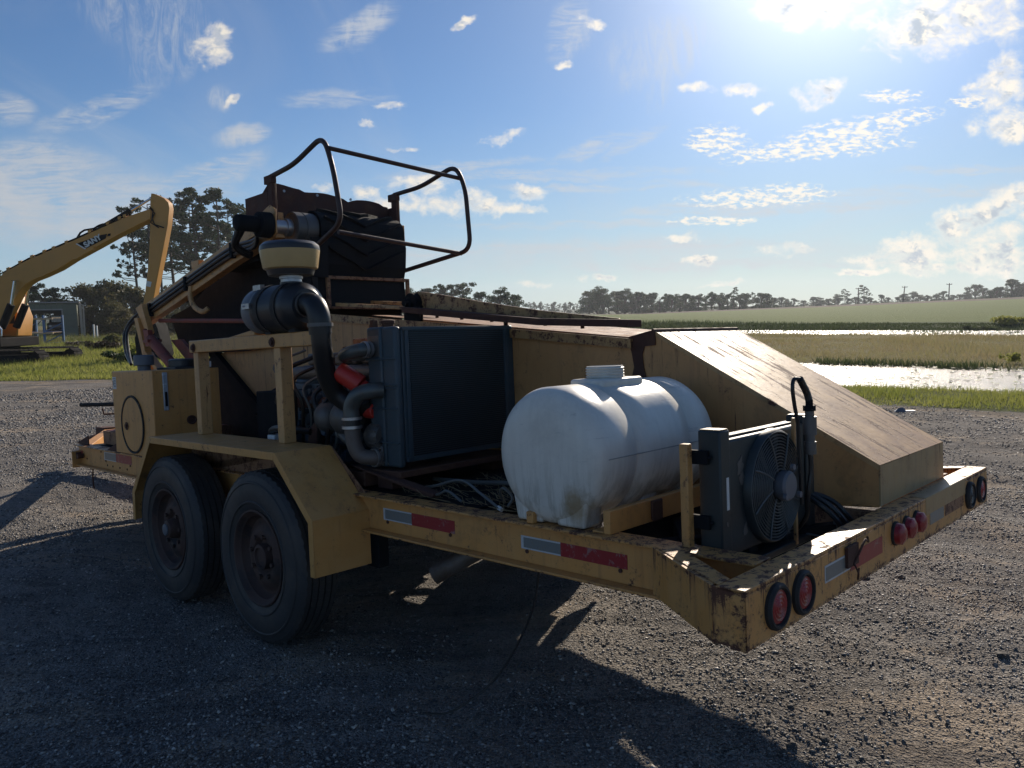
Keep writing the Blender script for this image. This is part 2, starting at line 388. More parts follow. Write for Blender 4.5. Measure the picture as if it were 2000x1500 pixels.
class G:
    """collects simple solids. tr=True: coordinates are (u forward, v across, w up) of the trailer"""
    def __init__(s, tr=True): s.v = []; s.f = []; s.mi = []; s.cur = 0; s.tr = tr
    def c(s, p): return (p[1], p[0], p[2]) if s.tr else (p[0], p[1], p[2])
    def addv(s, pts):
        b = len(s.v); s.v += [s.c(p) for p in pts]; return b
    def face(s, ids): s.f.append(tuple(ids)); s.mi.append(s.cur)
    def box(s, a0, a1, b0, b1, c0, c1):
        b = s.addv([(a, bb, c) for a in (a0, a1) for bb in (b0, b1) for c in (c0, c1)])
        for q in ((0, 1, 3, 2), (4, 6, 7, 5), (0, 4, 5, 1), (2, 3, 7, 6), (0, 2, 6, 4), (1, 5, 7, 3)):
            s.face([b + i for i in q])
        return s
    def prism(s, pts, axis, lo, hi):
        """pts in the two other axes (in order u,v,w), extruded along axis"""
        def mk(p, t):
            if axis == 'u': return (t, p[0], p[1])
            if axis == 'v': return (p[0], t, p[1])
            return (p[0], p[1], t)
        n = len(pts)
        b = s.addv([mk(p, lo) for p in pts] + [mk(p, hi) for p in pts])
        s.face([b + i for i in range(n)]); s.face([b + n + i for i in reversed(range(n))])
        for i in range(n):
            j = (i + 1) % n; s.face([b + i, b + j, b + n + j, b + n + i])
        return s
    def hexa(s, lo4, hi4):
        b = s.addv(list(lo4) + list(hi4))
        s.face([b, b + 1, b + 2, b + 3]); s.face([b + 7, b + 6, b + 5, b + 4])
        for i in range(4):
            j = (i + 1) % 4; s.face([b + i, b + j, b + 4 + j, b + 4 + i])
        return s
    def tube(s, pts, r, n=10, closed=False, caps=True):
        P = [Vector(p) for p in pts]; m = len(P); rs = r if isinstance(r, (list, tuple)) else [r] * m
        ref = None; rings = []
        for i, p in enumerate(P):
            if closed: tg = (P[(i + 1) % m] - P[i - 1])
            else: tg = (P[min(i + 1, m - 1)] - P[max(i - 1, 0)])
            tg.normalize()
            if ref is None:
                ref = Vector((0, 0, 1)) if abs(tg.z) < 0.9 else Vector((1, 0, 0))
            a = tg.cross(ref).normalized(); ref = a.cross(tg).normalized()
            rings.append(s.addv([tuple(p + (a * math.cos(2 * math.pi * k / n) + ref * math.sin(2 * math.pi * k / n)) * rs[i]) for k in range(n)]))
        cnt = m if closed else m - 1
        for i in range(cnt):
            A = rings[i]; B = rings[(i + 1) % m]
            for k in range(n):
                s.face([A + k, A + (k + 1) % n, B + (k + 1) % n, B + k])
        if caps and not closed:
            s.face([rings[0] + k for k in range(n)][::-1]); s.face([rings[-1] + k for k in range(n)])
        return s
    def cyl(s, p0, p1, r0, r1=None, n=24): return s.tube([p0, p1], [r0, r0 if r1 is None else r1], n)
    def lathe(s, c0, axis, prof, n=32, closed=False, cap0=True):
        """prof: (offset along axis, radius)"""
        ax = 'uvw'.index(axis); o = [i for i in range(3) if i != ax]; rings = []
        for a, r in prof:
            ring = []
            for k in range(n):
                th = 2 * math.pi * k / n; p = [0, 0, 0]
                p[ax] = c0[ax] + a; p[o[0]] = c0[o[0]] + r * math.cos(th); p[o[1]] = c0[o[1]] + r * math.sin(th); ring.append(tuple(p))
            rings.append(s.addv(ring))
        m = len(rings)
        for i in range(m if closed else m - 1):
            A = rings[i]; B = rings[(i + 1) % m]
            for k in range(n): s.face([A + k, A + (k + 1) % n, B + (k + 1) % n, B + k])
        if not closed:
            if cap0: s.face([rings[0] + k for k in range(n)])
            s.face([rings[-1] + k for k in reversed(range(n))])
        return s
    def build(s, name, mat, parent=None, bevel=0.0, seg=2, label=None, loc=None, angle=35):
        me = bpy.data.meshes.new(name)
        me.from_pydata(s.v, [], s.f)
        bm = bmesh.new(); bm.from_mesh(me)
        bmesh.ops.recalc_face_normals(bm, faces=bm.faces)
        for f in bm.faces: f.smooth = True
        bm.to_mesh(me); bm.free()
        me.set_sharp_from_angle(angle=math.radians(angle))
        for mm in (mat if isinstance(mat, (list, tuple)) else [mat]): me.materials.append(mm)
        if isinstance(mat, (list, tuple)): me.polygons.foreach_set('material_index', s.mi)
        o = bpy.data.objects.new(name, me); col.objects.link(o)
        if parent: o.parent = parent
        if loc: o.location = loc
        if bevel:
            b = o.modifiers.new('bevel', 'BEVEL'); b.width = bevel; b.segments = seg; b.limit_method = 'ANGLE'; b.angle_limit = math.radians(40); b.harden_normals = False
        if label: o['label'] = label
        return o

def arc(pts, n=6, closed=False):
    """Catmull-Rom smoothing of a path"""
    P = [Vector(p) for p in pts]; out = []; m = len(P)
    for i in range(m if closed else m - 1):
        p1 = P[i]; p2 = P[(i + 1) % m]
        p0 = P[i - 1] if (i > 0 or closed) else p1 + (p1 - p2); p3 = P[(i + 2) % m] if (i + 2 < m or closed) else p2 + (p2 - p1)
        for k in range(n):
            u = k / n
            out.append(0.5 * ((2 * p1) + (-p0 + p2) * u + (2 * p0 - 5 * p1 + 4 * p2 - p3) * u * u + (-p0 + 3 * p1 - 3 * p2 + p3) * u ** 3))
    if not closed: out.append(P[-1])
    return [tuple(p) for p in out]

def fillet(pts, r, n=5):
    """polyline with rounded corners"""
    P = [Vector(p) for p in pts]; out = [P[0]]
    for i in range(1, len(P) - 1):
        a = (P[i - 1] - P[i]); b = (P[i + 1] - P[i]); la, lb = a.length, b.length
        rr = min(r, la * 0.49, lb * 0.49); s0 = P[i] + a / la * rr; s1 = P[i] + b / lb * rr
        for k in range(n + 1):
            u = k / n; out.append((1 - u) ** 2 * s0 + 2 * u * (1 - u) * P[i] + u * u * s1)
    out.append(P[-1]); return [tuple(p) for p in out]

def empty(name, loc=(0, 0, 0), rz=0.0):
    o = bpy.data.objects.new(name, None); col.objects.link(o); o.location = loc; o.rotation_euler = (0, 0, rz)
    o.empty_display_size = 0.3
    return o

def P2W(px, py, Y):
    """place on the view ray of a photo pixel at distance Y (used to lay out the far background)"""
    d = CW @ Vector(((px - 1000) / 1526.94, (750 - py) / 1526.94, -1)); s = Y / d.y
    return Vector((d.x * s, Y, CAM_Z + d.z * s))

# ================================================================== GROUND
RO = np.array([0.6200956925644333, 1.947945797481614, 0.1255494461740536]); RN = np.array([-0.023369680430219086, 0.049607723372241994, 0.9984953338991688])
_tab = rng.random((256, 256))
def vnoise(x, y, f):
    x = np.asarray(x, float) * f; y = np.asarray(y, float) * f
    xi = np.floor(x).astype(int); yi = np.floor(y).astype(int); fx = x - xi; fy = y - yi
    fx = fx * fx * (3 - 2 * fx); fy = fy * fy * (3 - 2 * fy)
    g = lambda a, b: _tab[a & 255, b & 255]
    return (g(xi, yi) * (1 - fx) * (1 - fy) + g(xi + 1, yi) * fx * (1 - fy) + g(xi, yi + 1) * (1 - fx) * fy + g(xi + 1, yi + 1) * fx * fy) - 0.5
def sst(x, a, b):
    q = np.clip((x - a) / (b - a), 0, 1); return q * q * (3 - 2 * q)
def lot_edge(x): return np.minimum(20.6, 17.2 - 0.75 * np.asarray(x, float))      # where gravel turns to grass
def ground_z(x, y, fine=True):
    x = np.asarray(x, float); y = np.asarray(y, float)
    zp = RO[2] - (RN[0] * (x - RO[0]) + RN[1] * (y - RO[1])) / RN[2]
    w = np.exp(-(((x + 0.8) ** 2 + (y - 4.95) ** 2) / 2.3 ** 2))
    z = zp * w
    t = y + 0.75 * x
    wet = sst(x, 2.0, 6.0)
    z = z + wet * (-0.36 * sst(t, 20.5, 24.0) - 0.22 * sst(t, 23.8, 25.2) + 0.24 * sst(t, 33.4, 35.2) - 0.20 * sst(t, 66.5, 69) + 0.20 * sst(t, 79, 81) + 0.30 * sst(t, 80.5, 86))
    top = -0.30 + np.maximum(x * 250 / np.maximum(y, 250) - 41, 0) * 0.0262
    s = np.clip((y - 62) / 190, 0, 1); s = s * s * (2 - s) if False else s
    far = sst(x, 5, 30)
    z = z + far * s * (top + 0.05) - 0.0 * s
    z = z - far * np.clip((y - 255) / 60, 0, 1) * 0.9
    z = z + (vnoise(x, y, 0.07) * 0.35) * sst(np.hypot(x, y), 22, 60) * (1 - far * 0.7)
    if fine:
        r = np.hypot(x, y); near = 1 - sst(r, 9, 16)
        z = z + near * (vnoise(x, y, 0.9) * 0.05 + vnoise(x + 9, y, 2.7) * 0.030 + vnoise(x, y + 5, 7.5) * 0.016 + vnoise(x, y, 19) * 0.007)
        # wheel ruts and digger scrapes to the right of the trailer
        rut = np.exp(-((x - 3.2 - 0.25 * y + 1.0) / 1.6) ** 2) * sst(y, 1.5, 3) * (1 - sst(y, 8, 11))
        z = z + rut * (0.036 * np.sin((y * 0.8 + x * 0.6) * 6.0 + 3 * vnoise(x, y, 1.3)) * (0.5 + vnoise(x, y, 1.9)))
        z = z - 0.06 * np.exp(-(((x - 0.86) / 0.16) ** 2 + ((y - 2.45) / 0.07) ** 2)) - 0.035 * np.exp(-(((x - 0.75) / 0.07) ** 2 + ((y - 2.72) / 0.05) ** 2))
    return z

def np_mesh(name, verts, faces, mat, smooth=False, parent=None):
    me = bpy.data.meshes.new(name)
    verts = np.ascontiguousarray(verts, np.float32); faces = np.ascontiguousarray(faces, np.int32)
    k = faces.shape[1]
    me.vertices.add(len(verts)); me.vertices.foreach_set('co', verts.ravel())
    me.loops.add(faces.size); me.loops.foreach_set('vertex_index', faces.ravel())
    me.polygons.add(len(faces)); me.polygons.foreach_set('loop_start', np.arange(0, faces.size, k, dtype=np.int32)); me.polygons.foreach_set('loop_total', np.full(len(faces), k, np.int32))
    if smooth: me.polygons.foreach_set('use_smooth', np.ones(len(faces), bool))
    me.update(calc_edges=True)
    for mm in (mat if isinstance(mat, (list, tuple)) else [mat]): me.materials.append(mm)
    o = bpy.data.objects.new(name, me); col.objects.link(o)
    if parent: o.parent = parent
    return o

def ground_mat():
    m, t, p, out = newmat('ground_surface')
    pos = t.node('ShaderNodeNewGeometry').outputs['Position']; x, y, z = t.xyz(pos)
    tt = t.add(y, t.mul(x, 0.75))
    nb = t.noise(pos, 0.8, 4, 0.6); nm = t.noise(pos, 5, 5, 0.65)
    edge = t.mn(20.6, t.sub(17.2, t.mul(x, 0.75)))
    e = t.add(t.sub(y, edge), t.add(t.mul(t.sub(nb, 0.5), 1.3), t.mul(t.sub(nm, 0.5), 0.5)))
    grass = t.step(e, -0.05, 0.25)
    # gravel: crushed asphalt and pale stones bedded in sandy dust
    v1 = t.voro(pos, 62, 'Color'); v1d = t.voro(pos, 62); v2 = t.voro(pos, 140, 'Color'); v2d = t.voro(pos, 140)
    vr = t.xyz(v1)[0]; vr2 = t.xyz(v2)[0]
    dust = t.mix(nm, (0.25, 0.238, 0.225), (0.42, 0.385, 0.34))
    st = t.mix(vr, (0.07, 0.071, 0.076), (0.38, 0.355, 0.32)); st2 = t.mix(vr2, (0.05, 0.05, 0.052), (0.36, 0.32, 0.27))
    bigp = t.step(t.add(t.noise(pos, 1.1, 6, 0.65, 0.4), t.mul(t.sub(nm, 0.5), 0.5)), 0.38, 0.62)
    g = t.mix(t.step(v2d, 0.25, 0.55, 0.8, 0.25), dust, st2)
    g = t.mix(t.mul(t.step(v1d, 0.3, 0.5, 1.0, 0.0), t.add(0.35, t.mul(bigp, 0.6))), g, st)
    g = t.mix(t.mul(bigp, 0.42), g, (0.085, 0.078, 0.075))
    patch = t.step(t.noise(t.mapping(pos, (1, 1.5, 1)), 0.75, 7, 0.68, 0.5), 0.50, 0.64)
    g = t.mix(t.mul(patch, t.step(v1d, 0.1, 0.5, 0.45, 0.85)), g, t.mix(nm, (0.32, 0.265, 0.205), (0.50, 0.41, 0.315)))
    strk = t.step(t.noise(t.mapping(pos, (0.5, 3.2, 1), rot=(0, 0, 0.35)), 1.6, 7, 0.7, 0.3), 0.5, 0.66)
    g = t.mix(t.mul(strk, 0.5), g, (0.075, 0.07, 0.068))
    sand = t.step(t.m('ABSOLUTE', t.add(e, 0.35)), 0.0, 0.5, 0.8, 0.0)
    g = t.mix(t.mul(sand, t.step(nb, .4, .6)), g, (0.30, 0.235, 0.16))
    gg = t.mix(nb, (0.045, 0.070, 0.018), (0.10, 0.115, 0.035))
    marsh = t.mix(t.noise(pos, 0.5, 5, 0.6), (0.17, 0.135, 0.07), (0.21, 0.20, 0.085))
    gg = t.mix(t.step(tt, 33.5, 35), gg, marsh)
    dark = t.mix(nb, (0.035, 0.055, 0.018), (0.06, 0.085, 0.028))
    gg = t.mix(t.step(tt, 79, 81), gg, dark)
    field = t.mix(t.noise(t.mapping(pos, (0.02, 0.11, 1)), 1, 4, 0.6), (0.11, 0.155, 0.04), (0.145, 0.18, 0.055))
    gg = t.mix(t.mul(t.step(tt, 92, 100), t.step(x, -5, 5)), gg, field)
    dirt = t.mul(t.mul(t.step(y, 226, 232), t.step(y, 262, 272, 1, 0)), t.step(x, 10, 30))
    gg = t.mix(t.mul(dirt, 0.85), gg, (0.125, 0.095, 0.075))
    gg = t.mix(t.step(y, 268, 276), gg, (0.05, 0.06, 0.03))
    c = t.mix(grass, g, gg)
    t.l.new(c, p.inputs['Base Color'])
    p.inputs['Roughness'].default_value = 0.95
    p.inputs['Specular IOR Level'].default_value = 0.06
    h = t.add(t.add(t.mul(t.step(v1d, 0.0, 0.6, 1.0, 0.0), 0.9), t.mul(t.step(v2d, 0.0, 0.6, 1.0, 0.0), 0.45)), t.mul(nm, 3.0))
    t.l.new(t.bump(h, 1.0, 0.018), p.inputs['Normal'])
    return m
M['ground'] = ground_mat()

def build_ground():
    rs = [0.0, 0.25]
    while rs[-1] < 3000: rs.append(rs[-1] * 1.0235 + 0.004)
    rs = np.array(rs)
    a = np.concatenate([np.radians(np.linspace(-46, 46, 400)), np.radians(np.linspace(46, 314, 110))[1:-1]])
    A, Rr = np.meshgrid(a, rs)
    X = Rr * np.sin(A); Yv = Rr * np.cos(A); Zv = ground_z(X, Yv)
    V = np.stack([X.ravel(), Yv.ravel(), Zv.ravel()], 1)
    nr, na = X.shape
    i = np.arange(nr - 1)[:, None]; j = np.arange(na)[None, :]; j2 = (j + 1) % na
    F = np.stack([i * na + j, (i + 1) * na + j, (i + 1) * na + j2, i * na + j2], -1).reshape(-1, 4)
    o = np_mesh('ground', V, F[:, ::-1], M['ground'], smooth=True)
    o['kind'] = 'structure'
build_ground()

# ------------------------------------------------------------------ water
def water_mat():
    m, t, p, out = newmat('marsh_water')
    pos = t.node('ShaderNodeNewGeometry').outputs['Position']
    p.inputs['Base Color'].default_value = (0.035, 0.04, 0.032, 1)
    p.inputs['Roughness'].default_value = 0.27
    p.inputs['IOR'].default_value = 1.33
    h = t.add(t.mul(t.noise(pos, 3.2, 5, 0.7, 0.6), 1.0), t.mul(t.noise(t.mapping(pos, (1.0, 1.6, 1)), 13, 4, 0.7), 0.45))
    t.l.new(t.bump(h, 1.0, 0.10), p.inputs['Normal'])
    return m
M['water'] = water_mat()
def strip(name, t0, t1, x0, x1, z, mat):
    V = []; F = []; n = 40
    for i in range(n + 1):
        x = x0 + (x1 - x0) * i / n
        V += [(x, t0 - .75 * x, z), (x, t1 - .75 * x, z)]
    for i in range(n): F.append((2 * i, 2 * i + 2, 2 * i + 3, 2 * i + 1))
    o = np_mesh(name, np.array(V), np.array(F), mat); o['kind'] = 'structure'; return o
strip('pond_water', 22.5, 36.0, 3.5, 120, -0.375, M['water'])
strip('channel_water', 66, 81.5, 5, 160, -0.37, M['water'])

# ------------------------------------------------------------------ gravel stones
def stone_mat():
    m, t, p, out = newmat('gravel_stones')
    g = t.node('ShaderNodeNewGeometry')
    r = g.outputs['Random Per Island']
    cr = t.node('ShaderNodeValToRGB'); t.l.new(r, cr.inputs[0])
    el = cr.color_ramp.elements; el[0].position = 0; el[0].color = (0.028, 0.029, 0.033, 1); el[1].position = 1; el[1].color = (0.62, 0.58, 0.52, 1)
    for ps, cc in ((0.25, (0.075, 0.077, 0.082)), (0.55, (0.165, 0.16, 0.155)), (0.84, (0.32, 0.30, 0.275)), (0.96, (0.50, 0.46, 0.41))):
        e = el.new(ps); e.color = (*cc, 1)
    c = t.mix(t.noise(g.outputs['Position'], 90, 3, 0.6), cr.outputs[0], (0.12, 0.10, 0.085)); 
    c = t.mix(0.6, c, cr.outputs[0])
    t.l.new(c, p.inputs['Base Color']); p.inputs['Roughness'].default_value = 0.55
    return m
def stones(name, N, rmin, rmax, smin, smax, amax=44, label=None):
    r = np.sqrt(rng.random(N) * (rmax ** 1.3 - rmin ** 1.3) ** 1 ) if False else rmin * (rmax / rmin) ** rng.random(N)
    a = np.radians(rng.uniform(-amax, amax, N))
    x = r * np.sin(a); y = r * np.cos(a)
    keep = (y < lot_edge(x) - 0.2 + rng.normal(0, .35, N))
    dens = 1.5 * vnoise(x, y, 0.8) + 0.9 * vnoise(x, y, 2.6)
    keep &= (dens > rng.uniform(-0.75, 0.60, N))
    x = x[keep]; y = y[keep]; r = r[keep]; n = len(x)
    s = smin + (smax - smin) * rng.random(n) ** 3.2
    s = np.maximum(s, r * 0.0012)
    base = np.array([[1, 0, 0], [0, 1, 0], [-1, 0, 0], [0, -1, 0], [0, 0, 1], [0, 0, -1]], float)
    fc = np.array([[0, 1, 4], [1, 2, 4], [2, 3, 4], [3, 0, 4], [1, 0, 5], [2, 1, 5], [3, 2, 5], [0, 3, 5]])
    V = base[None] * (1 + rng.uniform(-0.35, 0.35, (n, 6, 1))) + rng.uniform(-.28, .28, (n, 6, 3))
    V = V * s[:, None, None] * np.stack([rng.uniform(.7, 1.35, n), rng.uniform(.6, 1.0, n), rng.uniform(.4, .8, n)], 1)[:, None, :]
    th = rng.uniform(0, 2 * np.pi, n); c_, s_ = np.cos(th)[:, None], np.sin(th)[:, None]
    X = V[..., 0] * c_ - V[..., 1] * s_ + x[:, None]; Yv = V[..., 0] * s_ + V[..., 1] * c_ + y[:, None]
    Zv = V[..., 2] + (ground_z(x, y) + s * 0.22)[:, None]
    VV = np.stack([X, Yv, Zv], -1).reshape(-1, 3)
    F = (fc[None] + (np.arange(n) * 6)[:, None, None]).reshape(-1, 3)
    o = np_mesh(name, VV, F, M['stone'])
    tag(o, label, 'gravel', kind='stuff'); return o
M['stone'] = stone_mat()
stones('gravel', 320000, 1.7, 20.5, 0.0024, 0.0115, label='loose grey gravel and pale chippings spread over the lot')

# ------------------------------------------------------------------ grasses
def leafmat(name, a, b, trans=0.45, rough=0.6, scale=0.6, worldvar=True):
    m, t, p, out = newmat(name)
    g = t.node('ShaderNodeNewGeometry'); oi = t.node('ShaderNodeObjectInfo')
    n1 = t.noise(g.outputs['Position'], scale, 4, 0.6)
    f = t.add(t.mul(g.outputs['Random Per Island'], 0.5), t.mul(t.step(n1, 0.3, 0.7), 0.5))
    c = t.mix(f, a, b)
    c = t.mix(t.mul(oi.outputs['Random'], 0.35), c, tuple(v * 0.55 for v in a))
    t.l.new(c, p.inputs['Base Color']); p.inputs['Roughness'].default_value = rough; p.inputs['Specular IOR Level'].default_value = 0.25
    tr = t.node('ShaderNodeBsdfTranslucent'); t.l.new(c, tr.inputs[0])
    ms = t.node('ShaderNodeMixShader'); ms.inputs[0].default_value = trans
    t.l.new(p.outputs[0], ms.inputs[1]); t.l.new(tr.outputs[0], ms.inputs[2]); t.l.new(ms.outputs[0], out.inputs[0])
    return m
M['grass'] = leafmat('grass_blades', (0.17, 0.21, 0.035), (0.36, 0.35, 0.10), 0.55)
M['weed'] = leafmat('weed_blades', (0.16, 0.13, 0.05), (0.13, 0.18, 0.04), 0.4)
M['marsh'] = leafmat('marsh_reeds', (0.34, 0.26, 0.14), (0.30, 0.30, 0.12), 0.45, scale=0.25)
M['reed'] = leafmat('dark_reeds', (0.07, 0.095, 0.035), (0.12, 0.15, 0.05), 0.3, scale=0.25)
M['brush'] = leafmat('dry_brush', (0.055, 0.04, 0.025), (0.10, 0.075, 0.04), 0.2)
def blades(name, x, y, h, wd, mat, label, cat='grass', lean=0.35, z=None, tris=1):
    n = len(x); zz = ground_z(x, y) if z is None else z
    th = rng.uniform(0, np.pi, n); dx = np.cos(th) * wd / 2; dy = np.sin(th) * wd / 2
    lx = rng.normal(0, lean, n) * h; ly = rng.normal(0, lean, n) * h
    b0 = np.stack([x - dx, y - dy, zz - 0.01], 1); b1 = np.stack([x + dx, y + dy, zz - 0.01], 1)
    tp = np.stack([x + lx, y + ly, zz + h], 1)
    V = np.stack([b0, b1, tp], 1).reshape(-1, 3); F = np.arange(3 * n).reshape(-1, 3)
    o = np_mesh(name, V, F, mat); tag(o, label, cat, kind='stuff'); return o

def rect(N, x0, x1, y0, y1): return rng.uniform(x0, x1, N), rng.uniform(y0, y1, N)
# left lawn: fan of ground seen between the picture's left edge and the trailer
def fan(N, px0, px1, y0, y1, pw=1.0):
    y = y0 * (y1 / y0) ** rng.random(N); u = rng.uniform(px0, px1, N); return (u - 1000) / 1527 * y, y
x, y = fan(60000, -250, 420, 20.5, 52)
k = y > 20.5 + vnoise(x, y, 0.8) * 1.2
x, y = x[k], y[k]
clump = np.clip(0.5 + vnoise(x, y, 0.35) * 1.6, 0, 1)
blades('grass_verge', x, y, (0.03 + 0.06 * rng.random(len(x))) * (1 + clump * 1.2) * (1 + 0.8 * sst(y, 24, 34)), 0.010 + y * 0.0006, M['grass'], 'bright green grass growing along the far edge of the gravel lot')
x, y = fan(26000, -250, 420, 27, 62)
k = vnoise(x, y, 0.28) + vnoise(x + 3, y, .9) * .5 > 0.0 - 0.012 * (y - 27)
x, y = x[k], y[k]
blades('tall_weeds', x, y, (0.10 + 0.36 * rng.random(len(x)) ** 2) * np.clip(0.4 + (y - 25) / 22, 0.3, 1.25), 0.012 + y * 0.0006, M['weed'], 'tall yellow green weeds in front of the metal shed', 'weeds', 0.25)
# right: verge by the pond, marsh, reeds on the far bank
x = rng.uniform(-1, 16, 60000); tt = 17.0 + 6.9 * rng.random(60000) ** 1.0; y = tt - .75 * x
k = (y > 4); x, y, tt = x[k], y[k], tt[k]; k = tt > 17.2 + vnoise(x, y, 0.9) * 0.9; x, y = x[k], y[k]
blades('pond_verge_grass', x, y, (0.03 + 0.09 * rng.random(len(x)) ** 2) * np.clip(1 + 2 * vnoise(x, y, 1.3), .3, 2), 0.009 + y * 0.0004, M['grass'], 'green grass strip between the gravel lot and the near water', 'grass')
x = rng.uniform(6, 62, 170000); tt = 34.2 + 34.2 * rng.random(170000) ** 1.25; y = tt - .75 * x
k = (y > 8) & (x / y < 0.9); x, y, tt = x[k], y[k], tt[k]; dn = vnoise(x, y, 0.35)
blades('marsh_plants', x, y, (0.06 + 0.24 * rng.random(len(x)) ** 2.2) * (0.8 + 1.5 * dn), 0.008 + y * 0.0005, M['marsh'], 'straw and olive coloured marsh plants between the two strips of water', 'marsh plants', 0.3)
x = rng.uniform(6, 120, 60000); tt = 79.6 + 9 * rng.random(60000) ** 1.6; y = tt - .75 * x
k = (y > 12) & (x / y < 1.1); x, y = x[k], y[k]
blades('bank_reeds', x, y, 0.08 + 0.30 * rng.random(len(x)) ** 2 * np.clip(0.7 + 1.8 * vnoise(x, y, .12), 0.1, 1.6), 0.03 + y * 0.0009, M['reed'], 'dark green reeds along the bank beyond the far strip of water', 'reeds', 0.25)
x = rng.uniform(6, 40, 9000); tt = 33.7 + 1.5 * rng.random(9000) + 0.8 * vnoise(x, x * .3, .8); y = tt - .75 * x
k = (y > 8) & (vnoise(x, y, .9) > -.1); x, y = x[k], y[k]
blades('shore_sedge', x, y, 0.08 + 0.22 * rng.random(len(x)), 0.03 + y * 0.0008, M['reed'], 'dark sedge along the far shore of the near water', 'sedge', .4, z=np.full(len(x), -.37))
x = rng.uniform(14, 60, 9000); tt = 66 + 15 * rng.random(9000); y = tt - .75 * x
k = (y > 14) & (vnoise(x, y * 2.5, .35) > .08); x, y = x[k], y[k]
blades('channel_sedge', x, y, 0.05 + 0.16 * rng.random(len(x)), 0.04 + y * 0.0008, M['reed'], 'broken patches of sedge standing in the far strip of water', 'sedge', .4, z=np.full(len(x), -.37))
# floating leaves and stubs in the near water
def pads():
    N = 7000; x = rng.uniform(5, 26, N); tt = 23.6 + 11.2 * rng.random(N); y = tt - .75 * x
    e = np.minimum(np.abs(tt - 24.0), np.abs(tt - 34.8)); k = (rng.random(N) < 0.16 + 0.9 * np.exp(-e / 0.7)) & (y > 5) & (vnoise(x, y, .7) > -0.28)
    x, y = x[k], y[k]; n = len(x); s = rng.uniform(0.02, 0.10, n)
    ang = np.linspace(0, 2 * np.pi, 7)[:-1]
    V = np.stack([x[:, None] + s[:, None] * np.cos(ang), y[:, None] + s[:, None] * 0.8 * np.sin(ang), np.repeat((-0.362 + rng.uniform(0, 0.03, n))[:, None], 6, 1) + rng.uniform(-.006, .03, (n, 6))], -1).reshape(-1, 3)
    F = (np.arange(n) * 6)[:, None] + np.arange(6)[None]
    o = np_mesh('water_plants', V, F, M['reed']); tag(o, 'small dark floating leaves scattered on the near water', 'water plants', kind='stuff')
pads()

# ================================================================== TREES
M['bark'] = simple('bark', (0.075, 0.055, 0.042), 0.9, 0, 0.35, 6, 0.5)
M['leaf_dark'] = leafmat('leaf_dark', (0.030, 0.056, 0.020), (0.060, 0.095, 0.032), 0.3)
M['leaf_brown'] = leafmat('leaf_brownish', (0.075, 0.085, 0.028), (0.15, 0.115, 0.045), 0.35)
M['leaf_pine'] = leafmat('pine_needles', (0.030, 0.050, 0.018), (0.060, 0.088, 0.030), 0.22)
def leaves_mesh(name, centers, radii, n, size, mat, flat=0.7, elong=1.0):
    C = np.array(centers); Rr = np.array(radii); w = Rr ** 2; w = w / w.sum()
    idx = rng.choice(len(C), n, p=w)
    d = rng.normal(size=(n, 3)); d /= np.linalg.norm(d, axis=1)[:, None]
    rr = Rr[idx] * rng.random(n) ** 0.45
    P = C[idx] + d * rr[:, None] * np.array([1, 1, flat])
    a = rng.normal(size=(n, 3)); a /= np.linalg.norm(a, axis=1)[:, None]; b = rng.normal(size=(n, 3)); b = np.cross(a, b); b /= np.linalg.norm(b, axis=1)[:, None]
    s = size * rng.uniform(0.5, 1.4, n)[:, None]
    V = np.stack([P - a * s * elong, P + b * s * 0.55, P + a * s * elong, P - b * s * 0.55], 1).reshape(-1, 3)
    me = bpy.data.meshes.new(name); F = np.arange(4 * n).reshape(-1, 4)
    o = np_mesh(name, V, F, mat); me = o.data; bpy.data.objects.remove(o); return me
def tube_mesh(name, segs, mat):
    g = G(False)
    for pts, rs in segs: g.tube(pts, rs, 6)
    o = g.build(name, mat); me = o.data; bpy.data.objects.remove(o); return me
